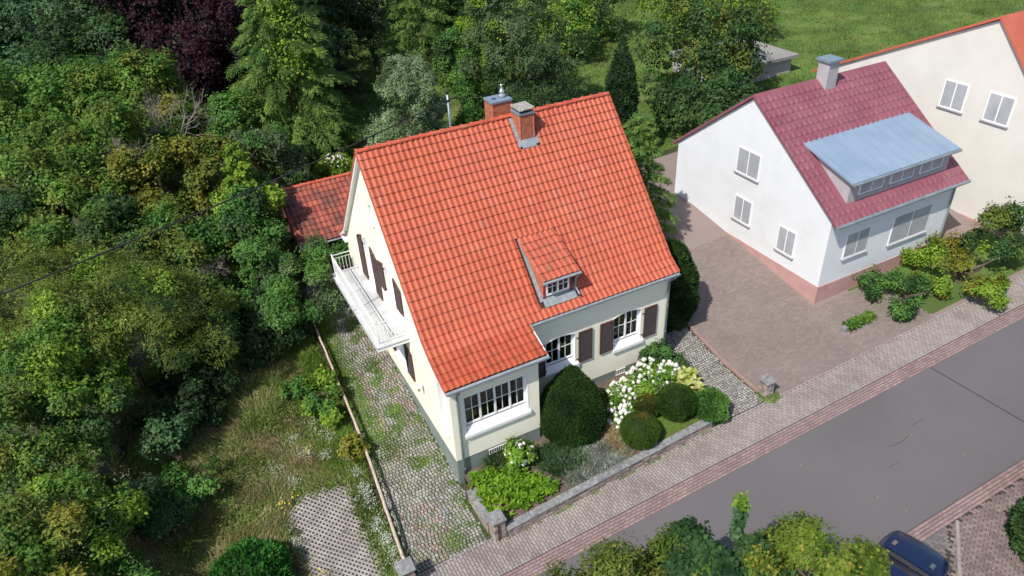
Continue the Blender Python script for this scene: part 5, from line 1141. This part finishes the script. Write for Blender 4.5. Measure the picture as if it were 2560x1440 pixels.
zb_ = lambda x, y: float(zbed(x, y))
dense('yew_cone', (4.42, -.10, zb_(4.4, -.1)), [(.95, 0), (1.14, .28), (1.19, .68), (1.10, 1.12), (.90, 1.58), (.63, 2.02), (.36, 2.42), (.15, 2.68), (.01, 2.82)], 'yew', 'large clipped egg shaped dark yew in front of the porch and main wall', 21, 46000, .085, .26, 'topiary', rough=.018)
def ball(nm, x, y, r, h, lab, seed, n, kind='box', patch=None):
    q = np.linspace(-.5, 1, 10) * math.pi / 2; zc = h - r * .82; dense(nm, (x, y, zb_(x, y)), [(max(.01, r * math.cos(a_)), max(0, zc + r * .82 * math.sin(a_))) for a_ in q], kind, lab, seed, n, .06, .32, 'topiary', patch, rough=.016)
ball('box_ball', 6.13, -1.83, .68, 1.05, 'clipped green ball with small brown tips touching the cap stones of the garden wall', 22, 16000, patch=('boxbrown', (6.25, -1.75, 1.55), .22))
ball('box_ball', 8.02, -1.42, .72, 1.10, 'largest clipped green ball, beside the loose round bush at the driveway', 23, 17000)
ball('box_ball', 7.02, -.92, .52, .85, 'smallest clipped ball with a rusty brown patch, behind the other two balls', 24, 11000, patch=('boxbrown', (6.95, -1.05, 1.35), .36))
t_ = dense('round_shrub', (9.08, -2.02, .42), [(.30, 0), (.52, .25), (.62, .55), (.55, .85), (.34, 1.05), (.08, 1.12), (.01, 1.13)], 'fresh', 'loose round blue green bush at the corner of the side driveway and sidewalk', 25, 11000, .10, .35, rough=.05)
q = np.linspace(0, 1, 12)
dense('columnar_cypress', (16.35, 14.4, 2.3), [(.35 + .62 * math.sin(min(1, k_ * 1.4) * math.pi / 2) * (1 - k_ ** 3.5) - .35 * k_ ** 3, 7.0 * k_) for k_ in q[:-1]] + [(.02, 7.05)], 'darkcon', 'narrow dark columnar cypress beyond the right end of the roof ridge', 26, 15000, .16, .35, 'tree', rough=.06)
dense('dark_evergreen', (11.0, 3.0, gz(11, 3)), [(.7, 0), (1.0, .5), (1.12, 1.3), (1.05, 2.1), (.8, 2.9), (.45, 3.5), (.1, 3.8), (.01, 3.85)], 'yew', 'dark bushy evergreen beside the right corner of the cream house', 27, 22000, .13, .3, 'shrub', rough=.05)
dense('laurel_bush', (-7.05, -.35, -.25), [(.9, 0), (1.15, .35), (1.15, .7), (.9, 1.05), (.5, 1.25), (.1, 1.32), (.01, 1.33)], 'laurel', 'glossy bright green laurel bush at the bottom edge beside the grid pavers', 28, 6500, .15, .45, 'shrub', rough=.05)
dense('right_hedge', (13.75, -11.35, .5), [(.9, 0), (1.1, .6), (1.05, 1.3), (.8, 1.8), (.4, 2.1), (.01, 2.15)], 'darkgreen', 'dark green hedge bush at the bottom right corner beside the brick paving', 29, 14000, .13, .5, 'hedge', rough=.08)
dense('right_hedge', (15.9, -10.9, .6), [(1.0, 0), (1.3, .6), (1.25, 1.5), (.9, 2.0), (.4, 2.3), (.01, 2.35)], 'darkgreen', 'dark green hedge bush at the right edge casting its shadow on the brick strip', 30, 9000, .13, .5, 'hedge', rough=.08)
dense('flowering_shrub', (2.35, 21.2, 2.2), [(.8, 0), (1.15, .5), (1.1, 1.0), (.7, 1.4), (.2, 1.6), (.01, 1.62)], 'lime', 'bright green shrub with pale mauve flowers behind the shed roof', 31, 6500, .15, .5, 'shrub', rough=.07)
b = MB(); rng = np.random.default_rng(3)
for k in range(60):
    a = rng.uniform(0, 6.28); r = rng.uniform(.2, 1.1); p = (2.35 + r * math.cos(a), 21.2 + r * math.sin(a), 2.3 + 1.6 * (1 - (r / 1.3) ** 2) + .05); b.lathe([(.03, 0), (.07, .03), (.05, .08)], p, 5)
b.obj('mauve_flowers', mat('mauve_petals', [(.50, .44, .50), (.62, .58, .62)], 5, .8), [o_ for o_ in W if o_.name.startswith('flowering_shrub')][0], kind='stuff')
# low hedge planter on the forecourt
t = thing('planter_hedge', (17.6, -1.1, 1.0), 'short narrow strip of green ground cover with a grey stone on the brown forecourt', 'plant bed'); b = MB(); b.box(16.75, 16.95, -1.25, -1.02, .78, .98); b.obj('edge_stone', M['capstone'], t, tint=.5)
rng = np.random.default_rng(8); n = 2600; P = np.stack([rng.uniform(16.9, 18.5, n), -1.12 + rng.normal(0, .1, n), .85 + rng.uniform(0, .22, n)], 1); P[:, 1] += (P[:, 0] - 17.6) * .03
leaf_mesh('foliage', P, unit(rng.normal(0, .4, (n, 3)) + [0, 0, 1]), .11, .5, M['l_maple'], rng.random(n), parent=t)
# bare dead branches
def dead(x, y, z, s, seed, label):
    rng = np.random.default_rng(seed); b = MB()
    def br(p, d_, L_, r, dep):
        q = p + d_ * L_; m_ = (p + q) / 2 + rng.normal(0, .06, 3) * L_; b.tube([p, m_, q], [r, r * .8, r * .55], 4, False)
        if dep == 0: return
        for k in range(3 if dep > 1 else 4):
            br(p + (q - p) * rng.uniform(.4, 1.), unit(d_ + rng.normal(0, .5, 3)), L_ * rng.uniform(.55, .8), r * .55, dep - 1)
    t = thing('dead_branches', (x, y, z - 2), label, 'dead branches')
    for k in range(6): a = rng.uniform(0, 6.28); br(np.array([x, y, z - 1.3]), unit(np.array([math.cos(a) * .7, math.sin(a) * .7, 1.1])), s, .035, 4)
    b.obj('branches', M['deadwood'], t)
dead(-4.9, 22.6, 7.0, 1.45, 1, 'large tangle of bare grey branches among the green tree crowns')
dead(-7.4, 19.8, 6.9, .95, 2, 'smaller bare twigs in the olive green tree left of the large grey tangle')
dead(-5.3, 12.6, 4.6, .55, 3, 'thin bare twigs sticking out of the shrubs below the overhead cable')
# ivy column
conifer('ivy_column', -3.0, 15.2, 1.7, 6.2, 1.5, 'lime', 'yellow green ivy covered tree column crossed by the cable left of the shed', 33, 60, .15, .75, 1.2, .05, cat='tree')
tree('ivy_column', -3.3, 14.6, 4.4, 1.4, 2.4, 'lime', .14, 16000, 'broad lower skirt of yellow green ivy around the column left of the shed', 'tree', seed=77, kind2='fresh', mix=.25, aspect=.75)

# ------------------------------------------------------------------ flower bed plants
def leafshape(l=.2, wd=.1, bend=.05, n=3):
    V = []; 
    for k in range(n + 1):
        f_ = k / n; w_ = wd / 2 * math.sin(math.pi * min(1, .12 + .88 * f_)) ** .7 if k < n else .004
        z = .35 * l * f_ - bend * 5 * f_ ** 2 * l; V += [(-w_, l * f_, z + w_ * .35), (0, l * f_, z), (w_, l * f_, z + w_ * .35)]
    F = []
    for k in range(n): F += [(3 * k, 3 * k + 1, 3 * k + 4, 3 * k + 3), (3 * k + 1, 3 * k + 2, 3 * k + 5, 3 * k + 4)]
    return (np.array(V), F)
def rosettes(parent, name, m, spots, shapes, nl, rng, tilt=.5, many=None, limit=300, zf=None):
    it = []
    for (x, y, z, s) in spots:
        for k in range(nl):
            a = rng.uniform(0, 6.28); e_ = rng.uniform(.05, tilt + .35); v = np.array([math.cos(a) * math.cos(e_), math.sin(a) * math.cos(e_), math.sin(e_)]); u = unit(np.cross(v, [0, 0, 1.])); n = np.cross(u, v)
            f_ = frame(np.array([x + rng.normal(0, .03), y + rng.normal(0, .03), z + rng.uniform(0, .08)]), u * s, v * s * rng.uniform(.8, 1.15), n * s); it.append((f_, int(rng.integers(0, len(shapes))), float(rng.random())))
    pieces(parent, name, shapes, it, m, limit, many)
rng = np.random.default_rng(42)
def inside(poly_, x, y):
    c_ = False; j_ = len(poly_) - 1
    for i_ in range(len(poly_)):
        xi, yi = poly_[i_]; xj_, yj_ = poly_[j_]
        if (yi > y) != (yj_ > y) and x < (xj_ - xi) * (y - yi) / (yj_ - yi) + xi: c_ = not c_
        j_ = i_
    return c_
def scatter(poly_, n, rng):
    px_ = [p[0] for p in poly_]; py_ = [p[1] for p in poly_]; o = []
    while len(o) < n:
        x, y = rng.uniform(min(px_), max(px_)), rng.uniform(min(py_), max(py_))
        if inside(poly_, x, y): o.append((x, y))
    return o
berg = thing('groundcover_patch', (1.3, -1.5, .5), 'bright green broad leafed ground cover in the left corner of the flower bed', 'ground cover')
bp = [(.15, -.35), (.95, -.35), (1.6, -.7), (2.2, -1.3), (2.75, -2.35), (.75, -2.40), (.25, -1.9)]
rosettes(berg, 'leaf', M['l_bergenia'], [(x, y, zb_(x, y) + rng.uniform(.0, .13), rng.uniform(.8, 1.15)) for x, y in scatter(bp, 210, rng)], [leafshape(.20, .085, .06), leafshape(.23, .075, .08), leafshape(.17, .09, .03)], 8, rng, .6, 'leaves')
hos = thing('hosta', (8.95, -.65, .8), 'pale yellow green leafy hosta between the white hydrangea and the side driveway', 'hosta')
hp = [(8.3, -.35), (8.9, .15), (9.4, -.4), (9.4, -1.3), (8.9, -1.35), (8.55, -.8)]
rosettes(hos, 'leaf', M['l_hosta'], [(x, y, zb_(x, y) + rng.uniform(.2, .5), rng.uniform(.9, 1.25)) for x, y in scatter(hp, 34, rng)], [leafshape(.30, .15, .06), leafshape(.26, .16, .05)], 9, rng, .7, 'leaves')
def headshape(r, seed):
    rg = np.random.default_rng(seed); import bmesh
    bm = bmesh.new(); bmesh.ops.create_icosphere(bm, subdivisions=2, radius=r); V = np.array([v.co[:] for v in bm.verts]); F = [tuple(v.index for v in f_.verts) for f_ in bm.faces]; bm.free()
    V *= (1 + rg.normal(0, .09, (len(V), 1))); V[:, 2] *= .9; return (V, F)
heads = [headshape(.085, 1), headshape(.07, 2), headshape(.095, 3)]
def hydrangea(lobes, nheads, n, label, seed, size=1.):
    rg = np.random.default_rng(seed); c0 = lobes[0]; t = thing('hydrangea', (c0[0], c0[1], zb_(c0[0], c0[1])), label, 'hydrangea'); PP, NN, AA, TT = [], [], [], []; hs = []
    tot = sum(l[3] ** 2 for l in lobes)
    for (x, y, z, r, rz) in lobes:
        P, N, ax, ti = crown((x, y, z), r, rz, .12, int(n * r * r / tot), rg, nclump=14, cr=.38, zmin=-.3, spread=.4); PP.append(P); NN.append(N); AA.append(ax); TT.append(ti)
        for k in range(int(nheads * r * r / tot * 2)):
            d_ = unit(rg.normal(0, 1, 3) + np.array([-.15, -.45, .75])); 
            if d_[2] < .02: continue
            q_ = np.array([x, y, z]) + d_ * np.array([r, r, rz]) * rg.uniform(.95, 1.15)
            if all(np.linalg.norm(q_ - h_[0]) > .145 for h_ in hs): hs.append((q_, int(rg.integers(0, 3))))
    P, N, A, T_ = map(np.concatenate, (PP, NN, AA, TT)); leaf_mesh('leaves', P, N, .13, .6, M['l_hydra'], T_, axis=A, parent=t, rng=rg)
    b = MB()
    for (x, y, z, r, rz) in lobes:
        for k in range(5): a = rg.uniform(0, 6.28); b.tube([(x, y, z - rz - .2), (x + r * .5 * math.cos(a), y + r * .5 * math.sin(a), z + rz * .5)], .012, 4)
    b.obj('stems', M['bark'], t)
    pieces(t, 'flower_head', heads, [(frame(p, e1 * size * rg.uniform(.75, 1.2), e2 * size * rg.uniform(.75, 1.15), e3 * size * rg.uniform(.8, 1.2)), s, float(rg.random())) for p, s in hs], M['petal'], 300)
hydrangea([(7.65, .05, 1.15, .75, .62), (6.75, -.10, .98, .65, .55), (8.2, -.30, 1.05, .50, .50), (6.2, -.55, .80, .50, .45), (7.2, -.35, .9, .6, .48), (7.95, .35, 1.42, .38, .45), (8.65, .0, 1.22, .48, .42), (6.0, -.85, .72, .38, .35)], 420, 6200, 'large hydrangea covered with white round flower heads below the right window', 61)
hydrangea([(2.1, -.55, .85, .48, .42)], 38, 1300, 'small hydrangea with greenish white flower heads under the cellar grate', 62, .85)
# lavender and dry ground cover
def tuft(nm, poly_, n, m, h, wd, label, cat, seed, parent=None, zf=zb_, lean=.7, kind='stuff'):
    rg = np.random.default_rng(seed); pts_ = np.array(scatter(poly_, max(12, n // 45), rg)); i_ = rg.integers(0, len(pts_), n); P = np.zeros((n, 3)); off = rg.normal(0, .085, (n, 2)); P[:, :2] = pts_[i_] + off
    P[:, 2] = [zf(a_, b_) for a_, b_ in P[:, :2]]; hh = h * rg.uniform(.4, 1.2, n) * (.6 + .8 * rg.random(len(pts_))[i_]); ax = np.stack([off[:, 0] * lean * 9, off[:, 1] * lean * 9, np.ones(n)], 1) + rg.normal(0, .25, (n, 3))
    return leaf_mesh(nm, P + np.array([0, 0, 0]), unit(rg.normal(0, 1, (n, 3))), hh, wd / h, m, np.clip(rg.normal(.5, .15, len(pts_))[i_] + rg.normal(0, .15, n), 0, 1), axis=ax, rng=rg, droop=0, parent=parent, label=label, cat=cat, kind=kind)
tuft('lavender', [(3.2, -1.0), (4.6, -1.3), (5.45, -1.2), (5.6, -1.9), (5.2, -2.3), (3.0, -2.3), (3.1, -1.6)], 11000, M['l_lavender'], .17, .026, 'grey green lavender cover between the yew cone and the cap stones', 'lavender', 71)
tuft('juniper_cover', [(2.4, -.75), (3.4, -.5), (4.1, -1.2), (4.0, -1.8), (2.9, -1.7), (2.6, -1.2)], 12000, M['l_bluegreen'], .19, .035, 'low blue green creeping cover at the left foot of the yew cone', 'ground cover', 72)
tuft('dry_perennials', [(5.4, -.9), (6.2, -.6), (6.3, -1.1), (5.5, -1.4), (5.3, -2.2), (5.0, -1.6)], 5200, M['straw'], .20, .03, 'brownish dry stems between the yew cone and the clipped balls', 'dry plants', 73)
tuft('catmint', [(1.15, -.05), (1.7, -.08), (1.8, -.45), (1.2, -.4)], 4000, M['l_sagegreen'], .42, .03, 'grey green bushy herb against the grey plinth left of the cellar grate', 'herb', 74)
tuft('edge_moss', [(6.4, -1.1), (8.5, -1.1), (8.5, -2.3), (6.8, -2.3)], 6000, M['weed'], .06, .02, 'short mossy grass between the three clipped balls', 'moss', 75)
tree('ivy_bush', 8.75, .75, 1.35, .75, .40, 'fresh', .10, 5200, 'ivy bush climbing the right end of the front wall below the downpipe', 'ivy', seed=81, kind2='darkgreen', mix=.4, aspect=.8, cr=.5, base=.8)
tree('low_herb', 9.35, .0, 1.0, .38, .35, 'sagegreen', .10, 1700, 'small grey green herb beside the hydrangea at the driveway edge', 'herb', seed=82, aspect=.3, cr=.5, base=.6)
# fence side bushes
tree('meadow_bush', -2.95, 5.6, 1.22, .68, .42, 'lime', .15, 6500, 'bright yellow green knotweed bush on the meadow side of the log rail', 'shrub', seed=83, aspect=.7, cr=.38, ry=1.5, kind2='fresh', mix=.3)
tree('meadow_bush', -3.7, 6.6, 1.2, .6, .25, 'fresh', .11, 1600, 'lower green clump on the meadow left of the knotweed bush', 'shrub', seed=84, aspect=.7, cr=.45)
tree('yellow_weed', -2.72, 2.75, .72, .32, .42, 'yellow', .14, 600, 'small plant with yellow leaves leaning on the log rail', 'plant', seed=85, aspect=.8, cr=.5)
tree('shed_shrub', .2, 12.0, 2.6, .85, .75, 'fresh', .14, 3200, 'green climber below the shed eave at the back corner of the house', 'shrub', seed=86, aspect=.6, cr=.5)

# ------------------------------------------------------------------ grass
def grass(name, test, x0, x1, y0, y1, n, h, wd, m, seed, label=None, zf=lambda x, y: g(x, y) + .035, cat='grass', dens=None, clump=0, parent=None):
    rg = np.random.default_rng(seed); x = rg.uniform(x0, x1, n); y = rg.uniform(y0, y1, n); k = test(x, y)
    if dens is not None: k &= rg.random(n) < dens(x, y)
    x, y = x[k], y[k]
    if clump: x += np.sin(np.floor(y * 5) * 12.9) * clump; y += np.sin(np.floor(x * 5) * 7.7) * clump
    n = len(x); a = rg.uniform(0, 6.28, n); swx = np.sin(x * .9 + y * .7) + np.sin(x * 2.3 - y * 1.9) * .7; swy = np.cos(x * .8 - y * 1.1) + np.sin(y * 2.7 + x) * .7
    hh = h * rg.uniform(.35, 1.3, n); P = np.stack([x, y, zf(x, y) - .02], 1); lean = rg.normal(0, .45, (n, 2)) + np.stack([swx, swy], 1) * .35
    T_ = P + np.stack([lean[:, 0], lean[:, 1], np.ones(n)], 1) * hh[:, None]; s = np.stack([np.cos(a), np.sin(a), np.zeros(n)], 1) * wd
    V = np.stack([P - s, P + s, T_], 1).reshape(-1, 3); F = np.arange(3 * n, dtype=np.int32).reshape(n, 3)
    return link(name, fast_mesh(name, V, F, m, np.repeat(rg.random(n), 3)), parent, label, cat if label else None, kind='stuff')
nz = lambda x, y, s=1., o=0.: .5 + .25 * (np.sin(x * 1.3 * s + o) * np.sin(y * 1.1 * s + 1.7 * o) + np.sin(x * 2.9 * s + y * 2.1 * s + o) * .6 + np.sin(x * .6 * s - y * 3.3 * s + 2 * o) * .5)
fence_x = lambda y: -2.68 + .055 * np.clip(y, 0, 8)
inmead = lambda x, y: (x < fence_x(y) - .05)
pad = lambda x, y: (x > -5.5) & (x < -3.5) & (y < 1.6)
padc = lambda x, y: np.clip(1 - np.minimum(np.minimum((x + 5.75) / .5, (-3.25 - x) / .5), (2.2 - y) / .6), 0, 1)
padd = lambda x, y: np.where((x > -5.8) & (x < -3.1) & (y < 2.3), padc(x, y) ** 1.5 * .9, 1.)
grass('meadow_grass', inmead, -10.5, -2.4, -5, 11, 130000, .22, .016, M['grass'], 91, 'green grass of the overgrown meadow left of the log rail', dens=lambda x, y: padd(x, y) * np.clip(.35 + 1.1 * (nz(x, y, 1.4, .4) - .35) + .35 * (y > 5), .1, 1))
grass('dry_meadow_grass', inmead, -10.5, -2.4, -5, 9, 130000, .25, .014, M['straw'], 92, 'pale straw coloured dry grass patches in the overgrown meadow', dens=lambda x, y: padd(x, y) * np.clip(1.7 * (nz(x, y, 1.1, 2.1) - .30), .04, 1) * np.where(x > -3.6, .35, 1))
grass('fence_grass', inmead, -4.0, -2.4, -3.4, 10, 26000, .24, .014, M['weed'], 93, 'fresh green grass strip between the grid pavers and the log rail', dens=lambda x, y: np.where(x > -3.3, .9, .35) * padd(x, y))
dw = lambda x, y: (x > fence_x(y) + .15) & (x < -.03) & (y > -2.4) & (y < 12)
grass('driveway_weeds', dw, -2.6, 0, -2.4, 11, 130000, .06, .016, M['weed'], 94, 'grass and moss growing in the joints of the left cobbled driveway', dens=lambda x, y: np.clip(
    np.where(y > 1.2, 1., .0) * (np.exp(-((x + 2.1 - .03 * y) / .36) ** 2) * 1.3 * (y > 3) * np.clip(2 * nz(x, y, 2.3, 1.4), .3, 1) + np.exp(-((x + .95 - .02 * y) / .26) ** 2) * 1.1 * (nz(x, y, 2.3, 1) > .52) + .5 * (nz(x, y, 2.2, .3) > .72))
    + np.exp(-((x + 1.7) ** 2 + (y - 2.6) ** 2) / .35) + .95 * np.exp(-((x + 1.1) ** 2 + (y + 2.05) ** 2) / .16) + .5 * np.exp(-((x + .25) / .22) ** 2) * (y < 4) * (nz(x, y, 3, 2) > .5) + .08 * (nz(x, y, 3.3, 5) > .62) + .02, 0, 1))
grass('fence_foot_grass', lambda x, y: (x > fence_x(y) + .02) & (x < fence_x(y) + .38), -2.8, -1.6, 1.5, 11, 12000, .13, .012, M['grass'], 95, 'taller grass along the driveway side of the log rail')
grass('sidewalk_weeds', lambda x, y: (y < yf(x) - .0) & (y > yf(x) - .11), .4, 9.0, -2.95, -2.45, 14000, .05, .009, M['weed'], 96, 'tiny weeds in the joint between garden wall and sidewalk', dens=lambda x, y: (nz(x * 2, y, 2, 1) > .55) * 1.)
grass('pillar_weeds', lambda x, y: (x - 11.6) ** 2 + (y + 2.35) ** 2 < .16, 11.1, 12.1, -2.75, -2.0, 900, .12, .012, M['weed'], 97, 'grass tuft at the foot of the free standing right pillar')
grass('side_driveway_moss', lambda x, y: (x > 9.0) & (x < 11.5 + .03 * y), 9, 11.7, -2.4, 6, 9000, .03, .008, M['weed'], 98, 'thin moss along the kerb of the right cobbled side driveway', dens=lambda x, y: np.clip(np.exp(-((x - 11.35 - .03 * y) / .14) ** 2) + .12 * (nz(x, y, 2.4, 1) > .6), 0, 1))
grass('back_lawn_grass', lambda x, y: (x > 2.5) & ~((x > 16.5) & (y < 13)), 2.5, 60, 14.5, 60, 330000, .14, .022, M['grass'], 99, 'rough green grass of the back lawn around the silvery willow', dens=lambda x, y: .5 + .5 * (nz(x, y, .7, 2) > .4))
grass('bed_weeds', lambda x, y: y > -2.3, .2, 8.8, -2.3, -.2, 1500, .06, .01, M['weed'], 100, 'small weeds on the bare soil of the flower bed', zf=lambda x, y: zbed(x, y) + .03, dens=lambda x, y: (nz(x, y, 3, 2) > .6) * 1.)
# low leafy herbs between the grass blades
rg = np.random.default_rng(121); n = 60000; x = rg.uniform(-9.5, -2.7, n); y = rg.uniform(-4.5, 11, n)
k = (x < fence_x(y) - .05) & (rg.random(n) < padd(x, y)) & (rg.random(n) < np.clip(1.5 * nz(x, y, 1.7, 1.1) - .25, .08, 1)); x, y = x[k], y[k]; n = len(x)
leaf_mesh('meadow_herbs', np.stack([x, y, g(x, y) + rg.uniform(.03, .16, n)], 1), unit(rg.normal(0, .3, (n, 3)) + [-.3, -.2, 1]), .085 * rg.uniform(.5, 1.3, n), .5, M['grass'], rg.random(n), rng=rg, label='low leafy green herbs in the overgrown meadow', cat='herbs', kind='stuff')
# white wild flowers
def flowers(name, spots, n, m, label, seed, r=.012, h=.42):
    rg = np.random.default_rng(seed); i_ = rg.integers(0, len(spots), n); sp = np.array(spots); P = np.zeros((n, 3)); P[:, :2] = sp[i_, :2] + rg.normal(0, 1, (n, 2)) * sp[i_, 2:3]; P[:, 2] = g(P[:, 0], P[:, 1]) + h * rg.uniform(.6, 1.1, n)
    k = P[:, 0] < fence_x(P[:, 1]) - .02; P = P[k]; n = len(P); q = 5; an = np.arange(q) * 2 * np.pi / q; rr = r * rg.uniform(.6, 1.5, n); tx = rg.normal(0, .35, (n, 2))
    V = np.stack([np.stack([P[:, 0] + rr * math.cos(a_), P[:, 1] + rr * math.sin(a_), P[:, 2] + rr * (math.cos(a_) * tx[:, 0] + math.sin(a_) * tx[:, 1])], 1) for a_ in an], 1).reshape(-1, 3)
    F = np.arange(n * q, dtype=np.int32).reshape(n, q); return link(name, fast_mesh(name, V, F, m), None, label, 'wild flowers', kind='stuff')
flowers('white_wildflowers', [(-2.98, y + .3 * math.sin(y * 3), .13) for y in np.arange(-2.2, 3.0, .42)] + [(-2.95, -2.0, .15), (-3.1, -.4, .12), (-3.4, 3.9, .2), (-3.7, 4.6, .22), (-4.3, 3.5, .14), (-5.4, 3.3, .22), (-5.0, 2.6, .14), (-4.6, 4.3, .15), (-3.4, 4.9, .2), (-5.55, .4, .1), (-3.75, 3.1, .12)], 3000, M['wildwhite'], 'small white wild flowers scattered along the meadow side of the log rail', 111, .0105)
flowers('yellow_wildflowers', [(-5.6, 1.9, .12), (-5.2, 2.1, .08), (-5.1, -1.1, .08), (-4.2, 3.6, .07), (-5.9, .3, .06)], 90, M['yellowfl'], 'few yellow wild flowers at the edge of the grid pavers', 112, .02, .35)
# clematis seed heads on the clematis shrubs
rg = np.random.default_rng(9); b = MB(); SH = headshape(.055, 9)
PP = []
for (x, y, z, r) in ((-11.2, 2.5, 2.8, 1.75), (-11.3, 8.0, 4.2, 2.0), (-11.1, .3, 1.5, 1.5), (-12.0, 5.6, 3.4, 1.8), (-9.1, 9.8, 4.6, 2.3)):
    n = 220; d_ = unit(rg.normal(0, 1, (n, 3)) + [0, -.3, .8]); cl = np.sin(d_[:, 0] * 7) * np.sin(d_[:, 1] * 6 + x) + rg.normal(0, .3, n); PP.append((np.array([x, y, z]) + d_ * r * rg.uniform(.92, 1.05, (n, 1)))[cl > .15])
P = np.concatenate(PP); k = 5; P = np.repeat(P, k, 0) + rg.normal(0, .06, (len(P) * k, 3))
leaf_mesh('clematis_seed_heads', P, unit(rg.normal(0, 1, P.shape) + [0, 0, .6]), .05, .9, mat('pale_seed_fluff', [(.19, .21, .09), (.27, .28, .15)], 5, .9, trans=.3), rg.random(len(P)), rng=rg, label='pale fluffy clematis seed heads over the bushes at the left edge', cat='seed heads', kind='stuff')
# fallen leaves on the road and paving
rg = np.random.default_rng(17); n = 46; x = rg.uniform(2, 17, n); y = rg.uniform(-13, -4.6, n); x[:14] = rg.uniform(11, 15.5, 14); y[:14] = rg.uniform(-11.5, -9.4, 14)
x = np.r_[x, rg.uniform(0, 8.5, 40)]; y = np.r_[y, rg.uniform(-3.0, -2.78, 40)]
leaf_mesh('fallen_leaves', np.stack([x, y, g(x, y) + .045], 1), unit(rg.normal(0, .15, (len(x), 3)) + [0, 0, 1]), .06, .6, mat('dry_leaf', [(.35, .26, .10), (.45, .38, .16)], 3, .8), rg.random(len(x)), rng=rg, droop=0, label='scattered dry yellow leaves on the road and paving', cat='fallen leaves', kind='stuff')
